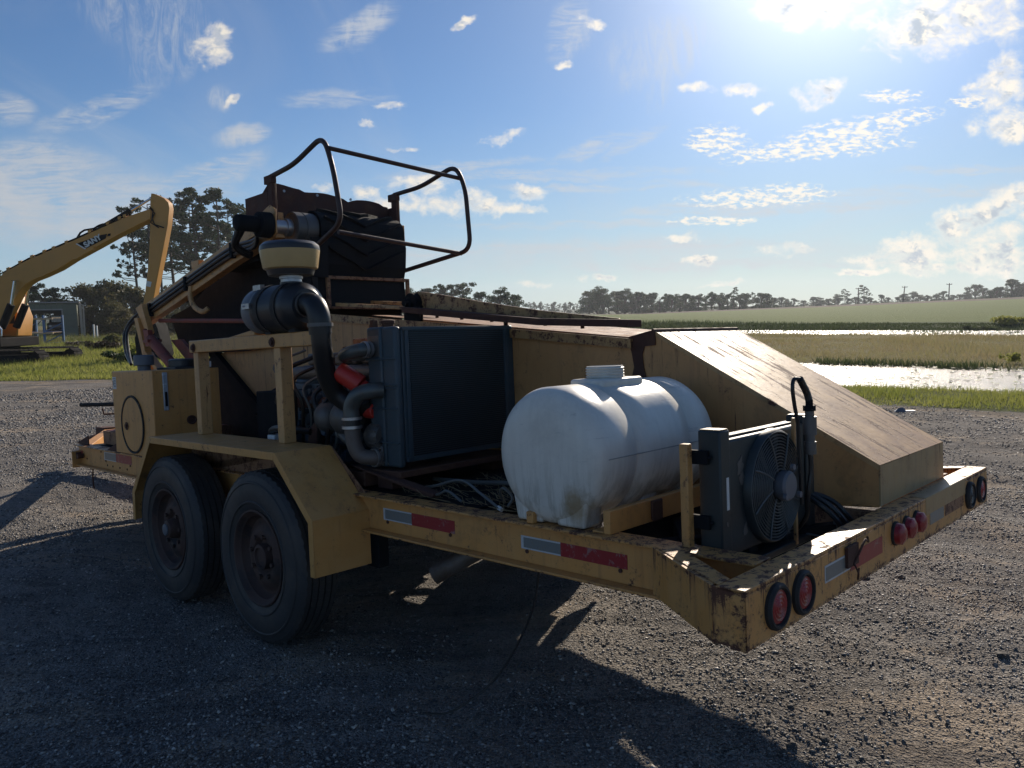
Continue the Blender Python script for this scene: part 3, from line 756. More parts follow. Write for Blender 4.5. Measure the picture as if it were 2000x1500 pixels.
def tree_tpl(kind, seed):
    """unit-height (1 m) tree: returns crown mesh, trunk mesh"""
    r = random.Random(seed); cen = []; rad = []; seg = []
    if kind == 'broad':
        H = 1.0; seg.append(([(0, 0, 0), (0.01, 0, .25), (0.0, 0.02, .6)], [.03, .024, .012]))
        for i in range(30):
            a = r.uniform(0, 6.28); hh = r.uniform(.22, .92); w = .40 * math.sin(min(1, (1.02 - hh) * 1.5) * math.pi / 2) * r.uniform(.35, 1.0)
            c = (w * math.cos(a), w * math.sin(a), hh); cen.append(c); rad.append(r.uniform(.07, .145) * (1.1 - .4 * hh))
            seg.append(([(0, 0, max(.1, hh - .3)), (c[0] * .5, c[1] * .5, hh - .08), c], [.011, .007, .003]))
        cr = leaves_mesh('crown_broadleaf', cen, rad, 3400, .021, M['leaf_dark'], .8)
    elif kind == 'bushy':
        seg.append(([(0, 0, 0), (0.01, 0, .3)], [.03, .015]))
        for i in range(34):
            a = r.uniform(0, 6.28); hh = r.uniform(.06, .9); w = .62 * (1 - hh ** 2) * r.uniform(.2, 1.0)
            c = (w * math.cos(a), w * math.sin(a), hh); cen.append(c); rad.append(r.uniform(.09, .17))
            seg.append(([(0, 0, .05), (c[0] * .5, c[1] * .5, hh * .6), c], [.012, .008, .003]))
        cr = leaves_mesh('crown_bushy', cen, rad, 4200, .024, M['leaf_brown'], .8)
    elif kind == 'airy':
        seg.append(([(0, 0, 0), (0.02, 0, .4), (0.0, 0.02, .8)], [.022, .016, .008]))
        for i in range(17):
            a = r.uniform(0, 6.28); hh = r.uniform(.35, .97); w = r.uniform(.08, .33)
            c = (w * math.cos(a), w * math.sin(a), hh); cen.append(c); rad.append(r.uniform(.05, .10))
            seg.append(([(0, 0, hh - .25), (c[0] * .5, c[1] * .5, hh - .06), c], [.009, .006, .003]))
        cr = leaves_mesh('crown_airy', cen, rad, 2100, .019, M['leaf_dark'], .7)
    else:      # pine: long bare stem, drooping dead limbs, tufted crown
        bx, by = r.uniform(-.03, .03), r.uniform(-.03, .03)
        seg.append(([(0, 0, 0), (bx * .4, by * .4, .35), (bx, by, .7), (bx * 1.1, by, .97)], [.013, .011, .008, .003]))
        for i in range(30):
            hh = 1 - .58 * (i / 30) ** .85; a = r.uniform(0, 6.28); L = (0.06 + .17 * math.sin(min(1, (1.03 - hh) * 2.6) * 1.57)) * r.uniform(.5, 1.15)
            if hh < .62 and r.random() < .45: L *= .8
            c = (bx + L * math.cos(a), by + L * math.sin(a), hh + r.uniform(-.01, .03)); k = 1 if hh > .6 else .6
            cen.append(c); rad.append(r.uniform(.026, .052) * k); cen.append((bx + L * .6 * math.cos(a + .3), by + L * .6 * math.sin(a + .3), hh + .015)); rad.append(r.uniform(.02, .038) * k)
            seg.append(([(bx * hh, by * hh, hh - .03), (bx + c[0] * .5, by + c[1] * .5, hh - .02), c], [.004, .003, .0015]))
        cr = leaves_mesh('crown_pine', cen, rad, 4600, .0105, M['leaf_pine'], .65)
    return cr, tube_mesh('trunk_' + kind, seg, M['bark'])
TPL = {k: [tree_tpl(k, 31 * i + len(k)) for i in range(c)] for k, c in (('broad', 3), ('bushy', 3), ('airy', 2), ('pine', 4))}
def tree(kind, loc, H, wide, label, group, name=None, cat='tree', crown_mat=None):
    cr, tk = rnd.choice(TPL[kind])
    e = empty(name or {'pine': 'pine_tree', 'broad': 'broadleaf_tree', 'bushy': 'bushy_tree', 'airy': 'sparse_tree'}[kind], loc, rnd.uniform(0, 6.28))
    e.scale = (H * wide, H * wide, H)
    c = bpy.data.objects.new('crown', cr); col.objects.link(c); c.parent = e
    t_ = bpy.data.objects.new('trunk', tk); col.objects.link(t_); t_.parent = e
    tag(e, label, cat, group); return e
def at_px(px, top, Y, sink=0.3):
    b = P2W(px, 600, Y); z0 = float(ground_z(b.x, Y, False)) - sink; H = P2W(px, top, Y).z - z0
    return (b.x, Y, z0), H
ordn = ['first', 'second', 'third', 'fourth', 'fifth', 'sixth', 'seventh', 'eighth', 'ninth', 'tenth', 'eleventh', 'twelfth', 'thirteenth', 'fourteenth', 'fifteenth', 'sixteenth', 'seventeenth', 'eighteenth', 'nineteenth', 'twentieth'] + [a + '-' + b for a in ('twenty', 'thirty', 'forty', 'fifty') for b in ('first', 'second', 'third', 'fourth', 'fifth', 'sixth', 'seventh', 'eighth', 'ninth')]
# tall pines behind the excavator stick
for i, (px, top, Y, w) in enumerate([(272, 405, 100, .9), (292, 392, 108, 1.0), (345, 402, 112, 1.1), (372, 395, 104, 1.05), (396, 375, 100, 1.15), (432, 379, 100, 1.25), (454, 402, 112, .9), (318, 415, 118, .95)]):
    loc, H = at_px(px, top, Y)
    tree('pine', loc, H, w, '%s from the left of the tall tufted pines behind the excavator arm' % ordn[[0, 1, 3, 4, 5, 6, 7, 2][i]], 'tall pines behind the excavator arm')
# mixed trees below the pines
lst = [(172, 552, 78), (200, 545, 84), (232, 547, 80), (262, 560, 76), (290, 575, 82), (325, 560, 86), (358, 568, 80), (392, 575, 84), (425, 570, 86), (455, 580, 84), (215, 590, 72), (245, 600, 70), (180, 596, 72), (300, 600, 74), (340, 606, 74), (385, 600, 75)]
srt = sorted(range(len(lst)), key=lambda i: lst[i][0])
for i, (px, top, Y) in enumerate(lst):
    loc, H = at_px(px, top, Y)
    tree('bushy', loc, H * 1.03, rnd.uniform(1.0, 1.3), '%s from the left of the dense brownish trees right of the shed' % ordn[srt.index(i)], 'leafy trees between the shed and the trailer')
for i, (px, top, Y) in enumerate([(62, 556, 92), (85, 562, 96), (108, 546, 92), (40, 575, 98)]):
    loc, H = at_px(px, top, Y)
    tree('airy', loc, H, 1.25, '%s from the left of the sparse trees above the shed roof' % ordn[[1, 2, 3, 0][i]], 'trees above the shed roof')
loc, H = at_px(-12, 524, 60); tree('broad', loc, H, 1.0, 'dark tree crown at the left picture edge behind the excavator boom', None)
# behind the trailer, between cage and hopper
cand = [(795, 558, 150, 'broad'), (830, 560, 155, 'broad'), (862, 556, 150, 'airy'), (882, 550, 150, 'airy'), (905, 552, 152, 'airy'), (940, 566, 140, 'broad'), (975, 559, 138, 'broad'), (1005, 572, 140, 'broad'), (845, 574, 150, 'broad')]
cs = sorted(range(len(cand)), key=lambda i: cand[i][0])
for i, (px, top, Y, kd) in enumerate(cand):
    loc, H = at_px(px, top, Y, 0.6)
    tree(kd, loc, H, 1.25, '%s from the left of the trees over the hopper, with a %s crown' % (ordn[cs.index(i)], 'thin open' if kd == 'airy' else 'round dark'), 'trees seen over the hopper')
# far hazy wood edge
for i in range(14):
    px = 1035 + i * 10 + rnd.uniform(-3, 3); loc, H = at_px(px, 590 + rnd.uniform(-3, 5), 470, 1)
    tree('broad' if i % 3 else 'pine', loc, H, 0.9 if i % 3 else 1.6, '%s from the left of the pale hazy trees in the distant wood' % ordn[i], 'far hazy trees')
# dark hedge line of the field
hed = []
px = 1150
while px < 1500:
    top = 569 - 9 * math.exp(-((px - 1180) / 40) ** 2) + rnd.uniform(-5, 7); hed.append((px, top)); px += rnd.uniform(10, 17)
hn = len(hed)
for i, (px, top) in enumerate(hed):
    kd = 'pine' if px > 1400 and i % 3 == 0 else ('airy' if i % 7 == 3 else 'broad')
    loc, H = at_px(px, top if kd != 'pine' else top - 4, 275 + rnd.uniform(-8, 18), 1.2)
    w = 1.35 if kd == 'broad' else 1.2
    tree(kd, loc, H, w, '%s from the left in the dark tree line beyond the field, a %s' % (ordn[i], {'pine': 'narrow pine', 'airy': 'open crowned tree', 'broad': 'round leafy tree'}[kd]), 'dark tree line beyond the field')
# lower hazier line towards the right
far = []
px = 1500
while px < 2080:
    base = 597 - (px - 1500) * 0.030; hgt = rnd.uniform(9, 20) + (16 if px > 1900 else 0) * rnd.random()
    far.append((px, base - hgt)); px += rnd.uniform(11, 20)
far += [(1650, 566), (1686, 558), (1945, 560), (1975, 543), (1992, 550), (2010, 548)]
fs = sorted(range(len(far)), key=lambda i: far[i][0])
for i, (px, top) in enumerate(far):
    kd = 'pine' if px in (1650, 1686) else 'broad'
    Y = 395 + rnd.uniform(-20, 30) if px < 1930 else 330
    loc, H = at_px(px, top, Y, 1.5)
    tree(kd, loc, H, 1.5 if kd == 'pine' else rnd.uniform(1.2, 1.8), '%s small tree from the left along the right hand skyline' % ordn[fs.index(i)], 'far trees on the right skyline')

# ------------------------------------------------------------------ haze
def haze():
    g = G(False); g.box(-900, 900, -60, 1100, -3.5, 34)
    o = g.build('haze', []); o.data.materials.clear()
    m = bpy.data.materials.new('haze_air'); m.use_nodes = True; nt = m.node_tree; nt.nodes.clear()
    out = nt.nodes.new('ShaderNodeOutputMaterial'); v = nt.nodes.new('ShaderNodeVolumePrincipled')
    v.inputs['Color'].default_value = (0.86, 0.92, 1.0, 1); v.inputs['Density'].default_value = 0.0003; v.inputs['Anisotropy'].default_value = 0.35
    nt.links.new(v.outputs[0], out.inputs['Volume']); o.data.materials.append(m)
    tag(o, kind='stuff')
HAZE = True
if HAZE: haze()

# ================================================================== TRAILER
# local axes: x across (v), y forward (u), z up (w); the origin is on the ground under the near rear corner
T = empty('machinery_trailer')
T.matrix_world = Matrix(((0.6992583299457076, -0.7144869810137408, -0.023369680430219086, 0.6200956925644333),
                         (0.7146128585625969, 0.697758938429897, 0.049607723372241994, 1.947945797481614),
                         (-0.019137669098762355, -0.05138888793361582, 0.9984953338991688, 0.1255494461740536),
                         (0, 0, 0, 1)))
tag(T, 'rusty yellow two axle trailer carrying an engine, white tank and conveyor on gravel', 'trailer')
WT = 0.789; WB = 0.618       # top and bottom of the frame rails
# --- frame
def rail(v0, s):            # s=+1: channel opens towards the near side
    g = G()
    g.box(0.10, 6.30, v0 + 0.035 * (s > 0) - 0.045 * (s < 0), v0 + 0.045 * (s > 0) - 0.035 * (s < 0), WB + 0.010, WT - 0.010)
    a, b = (v0, v0 + 0.10) if s > 0 else (v0 - 0.10, v0)
    g.box(0.10, 6.30, a, b, WT - 0.010, WT)
    a, b = (v0 - 0.012, v0 + 0.10) if s > 0 else (v0 - 0.10, v0 + 0.012)
    g.box(0.10, 6.32, a, b, WB, WB + 0.010)
    return g.build('side_rail', M['rail'], T, 0.0025)
rail(0.250, 1); rail(2.134, -1)
for s in (0, 1):
    f = lambda v: v if s == 0 else 2.384 - v
    g = G()
    g.prism([(0.10, f(0.0)), (0.10, f(0.028)), (0.44, f(0.282)), (0.46, f(0.247))][::(1 if s == 0 else -1)], 'w', WB + 0.011, WT - 0.001)
    g.prism([(0.086, f(0.010)), (0.086, f(0.075)), (0.40, f(0.30)), (0.45, f(0.250))], 'w', WT - 0.0005, WT + 0.0022)
    g.build('corner_gusset', M['bumper'], T, 0.003)
g = G(); g.box(0.0, 0.006, 0.0, 2.384, 0.630, WT - 0.012); g.box(0.0, 0.085, 0.0, 2.384, WT - 0.012, WT + 0.001); g.box(0.0, 0.10, 0.0, 0.006, 0.630, WT); g.box(0.0, 0.10, 2.378, 2.384, 0.630, WT); g.box(0.0, 0.05, 0.0, 2.384, 0.624, 0.632)
g.box(0.006, 0.02, 0.007, 2.377, 0.634, WT - 0.013)
g.build('rear_bumper', M['bumper'], T, 0.006, 3)
# notch plate in the top of the bumper behind the tail chute
g = G(); g.box(-0.002, 0.06, 1.47, 2.02, 0.72, WT + 0.004); g.build('chute_mount_plate', M['tail'], T, 0.003)
for u in (0.70, 1.40, 2.2, 3.1, 4.0, 5.0, 6.24):
    g = G(); g.box(u, u + 0.05, 0.30, 2.08, WB + 0.03, WT - 0.015); g.build('cross_member', M['yellow'] if u > 6 else M['black'], T, 0.003)
g = G(); g.prism([(0.30, 0.30), (0.36, 0.30), (1.05, 1.20), (0.99, 1.20)], 'w', 0.68, 0.76); g.build('diagonal_brace', M['black'], T, 0.003)
g = G(); g.prism([(0.70, 0.30), (0.76, 0.30), (0.16, 1.20), (0.10, 1.20)], 'w', 0.66, 0.74); g.build('diagonal_brace', M['black'], T, 0.003)
g = G(); g.box(1.42, 6.2, 0.345, 2.04, 0.772, 0.784); g.build('deck_plate', M['black'], T, 0.002)
# yellow inner skirt between rear bumper and chute
g = G(); g.box(0.09, 0.80, 1.205, 1.222, 0.60, 0.775); g.build('chute_skirt', M['rustypaint'], T, 0.002)
# tongue under the front end
g = G()
for f in (1, -1):
    g.prism([(6.25, 1.192 - f * 0.88), (6.25, 1.192 - f * 0.98), (8.35, 1.192 - f * 0.03), (8.35, 1.192 + f * 0.06)], 'w', 0.60, 0.74)
g.build('drawbar', M['yellow'], T, 0.004)
g = G(); g.box(8.3, 8.55, 1.13, 1.26, 0.56, 0.76); g.lathe((8.66, 1.192, 0.60), 'w', [(0, .05), (0.02, .10), (0.05, .10), (0.07, .05), (0.05, .045), (0.02, .045)], 20, True); g.build('hitch_ring', M['rust'], T, 0.004)
g = G(); g.cyl((8.0, 1.192, 0.10), (8.0, 1.192, 0.95), 0.035); g.cyl((8.0, 1.192, 0.09), (8.0, 1.192, 0.11), 0.09); g.tube([(8.0, 1.19, .92), (8.0, 1.05, .93), (8.0, 1.04, .99)], 0.01); g.build('jack_stand', M['rust'], T)
# front end box and nose
g = G(); g.box(5.38, 6.10, 0.42, 1.20, WT, 0.90); g.build('front_box', M['rustypaint'], T, 0.004)
g = G(); g.box(5.40, 6.08, 0.44, 1.18, 0.9005, 0.905); g.build('front_box_lid', M['redpaint'], T, 0.002)
for P, va in (([(6.10, WT), (6.42, WT), (6.10, 0.87)], .30), ([(6.10, WT), (6.42, WT), (6.10, 0.87)], 1.30), ([(5.30, WT), (5.55, WT), (5.31, 0.86)], .262)):
    g = G(); g.prism(P, 'v', va, va + .01); g.build('nose_gusset', M['rust'], T, 0.002)
g = G(); g.cyl((6.25, 0.245, 0.70), (6.25, 0.30, 0.70), 0.028); g.cyl((6.18, 0.235, 0.70), (6.18, 0.28, 0.70), 0.02); g.build('tow_lug', M['rust'], T)
g = G(); g.tube([(5.9, 0.9, 1.14), (7.2, 0.98, 1.06), (8.55, 1.0, 1.02)], 0.022); g.build('front_bar', M['black'], T)
g = G(); g.tube(arc([(5.95, .28, .62), (5.97, .28, .56), (5.94, .27, .50), (5.96, .28, .44)]), 0.006); g.build('hanging_chain', M['rust'], T)

# --- reflector tape and bolts on the near rail
def tape(u0, u1, w0, w1, v=0.2845, split=0.42, white='tape_white', inner='tape_grey'):
    us = u0 - (u0 - u1) * split
    g = G(); g.box(us, u0, v - 0.0012, v, w0, w1); o = g.build('reflector_white', M[white], T, label='worn white half of a reflector strip')
    g = G(); g.box(us + 0.0, u0 - 0.014, v - 0.0019, v - 0.0012, w0 + 0.006, w1 - 0.006); g.build('reflector_scuff', M[inner], T)
    g = G(); g.box(u1, us - 0.0005, v - 0.0012, v, w0, w1); g.build('reflector_red', M['tape_red'], T, label='red half of a reflector strip')
    g = G(); g.cyl((u0 - 0.03, v - 0.004, w0 - 0.008), (u0 - 0.03, v + 0.001, w0 - 0.008), 0.008, n=8); g.cyl((u1 + 0.03, v - 0.004, w0 - 0.008), (u1 + 0.03, v + 0.001, w0 - 0.008), 0.008, n=8); g.build('bolt', M['rust'], T)
tape(1.973, 1.474, 0.682, 0.737, split=0.42)
tape(1.088, 0.587, 0.681, 0.732, split=0.40)
tape(5.68, 5.10, 0.70, 0.765, split=0.45)
g = G(); g.box(6.20, 6.52 - 0.25, 0.2832, 0.2845, 0.69, 0.74); g.build('reflector_red', M['tape_red'], T)
def holes(lst, v, r=0.008):
    for u, w in lst:
        g = G(); g.cyl((u, v - 0.003, w), (u, v, w), r, n=8); g.build('bolt', M['black'], T)
holes([(6.1, .68), (5.75, .79 - .03), (5.5, .66), (5.35, .66), (5.2, .66), (4.95, .66), (4.7, .68), (5.62, .66)], 0.285)
# --- bumper reflectors and lamps
def btape(v0, v1, w0, w1, mats, label=None, nm='reflector_red'):
    g = G(); g.box(-0.0015, 0.0, v0, v1, w0, w1); return g.build(nm, M[mats], T, label=label)
btape(0.50, 0.70, 0.688, 0.742, 'tape_white', 'worn white half of a reflector strip', 'reflector_white')
g = G(); g.box(-0.0022, -0.0015, 0.506, 0.698, 0.694, 0.736); g.build('reflector_scuff', M['tape_grey'], T)
btape(0.7005, 0.99, 0.679, 0.738, 'tape_red')
btape(1.52, 1.70, 0.675, 0.735, 'tape_grey', 'faded reflector strip', 'reflector_white')
btape(1.72, 1.98, 0.675, 0.735, 'rustypaint', 'faded rusty red reflector strip', 'reflector_red')
g = G(); g.box(-0.012, -0.0016, 0.655, 0.745, 0.70, 0.768); g.tube(arc([(-.01, .70, .70), (-.02, .73, .74), (-.02, .78, .77), (-.015, .82, .755), (-.02, .80, .775)]), 0.004, 6); g.build('latch_plate', M['rust'], T, 0.003)
g = G(); g.tube(arc([(-.012, .70, .71), (-.03, .69, .68), (-.02, .71, .655), (-.015, .735, .685)]), 0.003, 6); g.build('broken_wire', M['rust'], T)
def lamp(v, w, rv, rw, ring, name='tail_lamp', label=None):
    e = empty(name, (v, 0, w)); e.parent = T
    def ell(prof, nn=28):
        g = G(); g.lathe((0, 0, 0), 'u', prof, nn); g.v = [(p[0] * 1.0, p[1], p[2] * rw / rv) for p in g.v]; return g
    if ring:
        g = ell([(0.0, rv), (-0.010, rv * 1.0), (-0.018, rv * 0.90), (-0.018, rv * 0.80), (-0.006, rv * 0.74), (-0.004, 0.001)]); g.build('rubber_ring', M['rubber'], e)
        g = ell([(-0.0045, rv * 0.74), (-0.011, rv * 0.71)] + [(-0.0115 - (.0025 if q % 2 else 0) - .003 * (1 - (.66 - .085 * q) / .7), rv * (.66 - .085 * q)) for q in range(8)] + [(-0.0155, 0.002)]); g.build('lens', M['lens'] if ring != 'dark' else M['plastic_black'], e)
    else:
        g = ell([(0.0, rv * 1.1), (-0.008, rv * 1.1), (-0.010, rv)]); g.build('lamp_base', M['rubber'], e)
        g = ell([(-0.009, rv), (-0.028, rv * 0.95), (-0.037, rv * 0.6), (-0.040, 0.002)]); g.build('lens', M['lens'], e)
    return e
lamp(0.170, 0.706, 0.068, 0.066, True); lamp(0.335, 0.704, 0.066, 0.066, True)
for v in (1.118, 1.232, 1.348): lamp(v, 0.722, 0.038, 0.040, False, 'marker_lamp')
lamp(2.075, 0.706, 0.062, 0.062, 'dark'); lamp(2.255, 0.704, 0.062, 0.062, True)

# --- wheels
def tyre_geo():
    g = G(); R0, Wd = 0.438, 0.232
    prof = [(0.030, 0.232), (0.012, 0.255), (0.002, 0.300), (0.000, 0.345), (0.006, 0.385), (0.016, 0.412), (0.026, 0.428)]
    a = 0.034; groove = [0.062, 0.098, 0.134, 0.170]
    prof += [(0.034, R0 - 0.003), (0.056, R0)]
    for gv in groove: prof += [(gv - 0.004, R0), (gv - 0.0035, R0 - 0.013), (gv + 0.0035, R0 - 0.013), (gv + 0.004, R0)]
    prof += [(0.176, R0), (0.198, R0 - 0.003)] + [(Wd - q, r) for q, r in reversed(prof[:7])]
    g.lathe((0, 0, 0), 'v', prof, 72, True)
    # shoulder blocks and raised rings on the sidewall
    for k in range(54):
        th = 2 * math.pi * k / 54; c, s = math.cos(th), math.sin(th); c2, s2 = math.cos(th + .062), math.sin(th + .062)
        for vo, vi in ((0.018, 0.036), (Wd - 0.018, Wd - 0.036)):
            lo = [(0.418 * c, vo, 0.418 * s), (0.418 * c2, vo, 0.418 * s2), (0.4395 * c2, vi, 0.4395 * s2), (0.4395 * c, vi, 0.4395 * s)]
            hi = [(0.40 * c, vo + (.01 if vo < .1 else -.01), 0.40 * s), (0.40 * c2, vo + (.01 if vo < .1 else -.01), 0.40 * s2), (0.42 * c2, (vi + vo) / 2 + (.01 if vo < .1 else -.01), 0.42 * s2), (0.42 * c, (vi + vo) / 2 + (.01 if vo < .1 else -.01), 0.42 * s)]
            g.hexa(lo, hi)
    # angled sipes cut look: low ribs across the tread blocks
    for k in range(64):
        th = 2 * math.pi * k / 64
        for j, v0 in enumerate((0.067, 0.103, 0.139)):
            t0 = th + j * .02; t1 = t0 + 0.055
            p = [((R0 + .0022) * math.cos(q), vv, (R0 + .0022) * math.sin(q)) for q, vv in ((t0, v0), (t1 - .012, v0), (t1, v0 + .026), (t0 + .012, v0 + .026))]
            q_ = [((R0 - .004) * math.cos(q), vv, (R0 - .004) * math.sin(q)) for q, vv in ((t0, v0), (t1 - .012, v0), (t1, v0 + .026), (t0 + .012, v0 + .026))]
            g.hexa(p, q_)
    g.lathe((0, 0, 0), 'v', [(0.0075, 0.392), (0.003, 0.388), (0.001, 0.382), (0.006, 0.376)], 64, True)
    g.lathe((0, 0, 0), 'v', [(0.004, 0.292), (-0.001, 0.288), (-0.001, 0.283), (0.005, 0.279)], 64, True)
    return g
def rim_geo():
    g = G()
    g.lathe((0, 0, 0), 'v', [(0.034, 0.234), (0.016, 0.247), (0.008, 0.246), (0.006, 0.238), (0.012, 0.230), (0.026, 0.224), (0.034, 0.214), (0.058, 0.208), (0.072, 0.196), (0.070, 0.178), (0.056, 0.160), (0.044, 0.140), (0.040, 0.118), (0.046, 0.098), (0.060, 0.086), (0.066, 0.080), (0.066, 0.001)], 48, False, False)
    for k in range(8):
        th = 2 * math.pi * k / 8; g.cyl((0.108 * math.cos(th), 0.028, 0.108 * math.sin(th)), (0.108 * math.cos(th), 0.045, 0.108 * math.sin(th)), 0.012, n=6)
    for k in range(0):
        th = 2 * math.pi * k / 10; g.cyl((0.180 * math.cos(th), 0.062, 0.180 * math.sin(th)), (0.180 * math.cos(th), 0.075, 0.180 * math.sin(th)), 0.011, n=8)
    return g
wheels = []
def make_wheel(u, v, w, flip, cap):
    e = empty('wheel', (v, u, w)); e.parent = T; e.rotation_euler = (rnd.uniform(0, 3), 0, 0)
    if flip: e.scale = (-1, 1, 1)
    if not wheels:
        a = tyre_geo().build('tyre', M['tyre'], e, angle=28); b = rim_geo().build('rim', M['rim'], e, angle=30)
        wheels.extend([a, b])
    else:
        for s in wheels:
            c = s.copy(); col.objects.link(c); c.parent = e
    g = G()
    if cap: g.lathe((0, 0, 0), 'v', [(0.065, 0.062), (0.03, 0.060), (0.005, 0.052), (-0.002, 0.038), (-0.004, 0.001)], 24)
    else: g.lathe((0, 0, 0), 'v', [(0.065, 0.066), (0.026, 0.064), (0.022, 0.050), (0.034, 0.045), (0.030, 0.001)], 24)
    g.build('hub', M['rim'], e)
    if cap:
        g = G(); g.lathe((0.0, 0.0, 0.0), 'v', [(-0.0035, 0.036), (-0.010, 0.034), (-0.014, 0.022), (-0.015, 0.001)], 16); g.build('hub_cap', M['plastic_grey'], e)
    return e
make_wheel(2.690, 0.0, 0.446, False, False); make_wheel(3.795, 0.0, 0.446, False, True)
make_wheel(2.690, 2.384, 0.446, True, False); make_wheel(3.795, 2.384, 0.446, True, True)
for u in (2.690, 3.795):
    g = G(); g.cyl((u, 0.12, 0.45), (u, 2.26, 0.45), 0.05); g.box(u - .04, u + .04, 0.34, 0.42, 0.45, 0.62); g.box(u - .04, u + .04, 1.96, 2.04, 0.45, 0.62); g.build('axle', M['black'], T)
for v in (0.33, 1.98):
    for u in (2.14, 3.24, 4.30):
        g = G(); g.box(u - .05, u + .05, v, v + .06, 0.42, 0.64); g.build('spring_hanger', M['black'], T, 0.003)
    for u in (2.69, 3.795):
        g = G()
        for k in range(3): g.tube(arc([(u - .52, v + .03, .50 + k * .012), (u, v + .03, .40 + k * .012), (u + .52, v + .03, .50 + k * .012)]), 0.008, 6)
        g.build('leaf_spring', M['black'], T)
# --- fenders
for s in (0, 1):
    f = (lambda v: v) if s == 0 else (lambda v: 2.384 - v)
    outer = [(2.090, 0.455), (2.090, 0.716), (2.395, 1.004), (3.930, 1.004), (4.250, 0.640), (4.258, 0.455)]
    inner = [(2.096, 0.455), (2.096, 0.713), (2.398, 0.998), (3.927, 0.998), (4.244, 0.637), (4.252, 0.455)]
    g = G(); lo, hi = sorted((f(-0.022), f(0.286)))
    for i in range(5):
        g.hexa([(outer[i][0], lo, outer[i][1]), (outer[i + 1][0], lo, outer[i + 1][1]), (inner[i + 1][0], lo, inner[i + 1][1]), (inner[i][0], lo, inner[i][1])],
               [(outer[i][0], hi, outer[i][1]), (outer[i + 1][0], hi, outer[i + 1][1]), (inner[i + 1][0], hi, inner[i + 1][1]), (inner[i][0], hi, inner[i][1])])
    # folded lip along the outer edge
    lip = [(2.128, 0.455), (2.128, 0.700), (2.412, 0.966), (3.915, 0.966), (4.214, 0.625), (4.222, 0.455)]
    l0, l1 = sorted((f(-0.0225), f(-0.016)))
    for i in range(5):
        g.hexa([(outer[i][0], l0, outer[i][1] + .0004), (outer[i + 1][0], l0, outer[i + 1][1] + .0004), (lip[i + 1][0], l0, lip[i + 1][1]), (lip[i][0], l0, lip[i][1])],
               [(outer[i][0], l1, outer[i][1] + .0004), (outer[i + 1][0], l1, outer[i + 1][1] + .0004), (lip[i + 1][0], l1, lip[i + 1][1]), (lip[i][0], l1, lip[i][1])])
    g.build('fender', M['fender'], T, 0.002)
    g = G(); a, b = sorted((f(0.288), f(0.294))); g.prism([(2.09, WT - .02), (2.395, 1.0), (3.93, 1.0), (4.2, 0.70), (4.2, WT - .02)], 'v', a, b); g.build('fender_back_panel', M['rustypaint'] if s == 0 else M['yellow'], T)
# --- posts and beam that carry the air cleaner
def post(u0, u1, v0, v1, w0, w1, mat='post'):
    g = G(); g.box(u0, u1, v0, v1, w0, w1); return g.build('support_post', M[mat], T, 0.004)
post(2.70, 2.765, 0.205, 0.275, 1.004, 1.51); post(3.68, 3.745, 0.205, 0.275, 1.004, 1.51)
g = G(); g.box(2.72, 2.75, 0.62, 0.65, 0.784, 1.50); g.tube([(2.9, .62, 1.50), (2.74, .60, 1.30)], 0.012); g.build('inner_stay', M['rust'], T, 0.002)
g = G(); g.box(2.345, 3.765, 0.190, 0.275, 1.505, 1.578); g.prism([(2.95, 1.577), (3.28, 1.577), (2.95, 1.612)], 'v', 0.20, 0.27); g.build('top_beam', M['beam'], T, 0.005)
for u in (3.70, 2.745):
    g = G(); g.cyl((u, 0.176, 1.535), (u, 0.19, 1.535), 0.017, n=6); g.cyl((u, 0.186, 1.535), (u, 0.191, 1.535), 0.026, n=16); g.build('bolt', M['rust'], T)

# --- hydraulic tank box at the front
g = G(); g.box(4.53, 5.30, 0.250, 0.728, WT + 0.002, 1.402); g.build('hydraulic_tank', M['yellow'], T, 0.006)
g = G(); g.lathe((4.925, 0.25, 1.014), 'v', [(0.0, 0.212), (-0.010, 0.212), (-0.012, 0.205), (-0.010, 0.198), (0.0, 0.196)], 48, True); g.build('cover_seal', M['rubber'], T)
g = G(); g.lathe((4.925, 0.25, 1.014), 'v', [(0.0, 0.196), (-0.006, 0.195), (-0.007, 0.18), (-0.003, 0.001)], 48); g.build('round_cover', M['tail'] if False else M['yellow'], T)
g = G(); g.cyl((5.035, 0.232, 1.0), (5.035, 0.25, 1.0), 0.016, n=6); g.cyl((5.035, .240, 1.0), (5.035, .2435, 1.0), .03, n=16); g.build('bolt', M['rust'], T)
g = G(); g.box(5.215, 5.285, 0.2485, 0.25, 1.27, 1.36); lab_ = g.build('warning_label', M['sticker'], T, label='small white printed label on the tank box')
g = G()
for k in range(6): g.box(5.222, 5.262 + .01 * (k % 2), 0.2478, 0.2485, 1.285 + k * .012, 1.290 + k * .012)
g.box(5.268, 5.280, 0.2478, 0.2485, 1.30, 1.33); g.build('label_print', M['print'], lab_)
g = G(); g.box(4.515, 4.53, 0.318, 0.350, 1.12, 1.385); g.build('sight_gauge', M['glass'], T, 0.003)
g = G(); g.box(4.512, 4.515, 0.326, 0.342, 1.15, 1.25); g.build('gauge_tube', M['black'], T)
g = G(); g.lathe((4.53, 0.505, 1.04), 'u', [(0, .032), (-.02, .032), (-.02, .024), (-.004, .022), (-.004, .001)], 20); g.build('tank_port', M['rust'], T)
g = G(); g.lathe((4.95, 0.36, 1.402), 'w', [(0, .045), (.035, .045), (.036, .066), (.04, .070), (.105, .070), (.112, .062), (.114, .001)], 28); g.build('filler_cap', M['plastic_grey'], T)
g = G(); g.box(4.55, 4.88, 0.42, 0.66, 1.402, 1.418); g.lathe((4.72, .54, 1.418), 'w', [(0, .09), (.05, .09), (.06, .07), (.06, .001)], 20); g.build('return_filter', M['plastic_black'], T, 0.003)
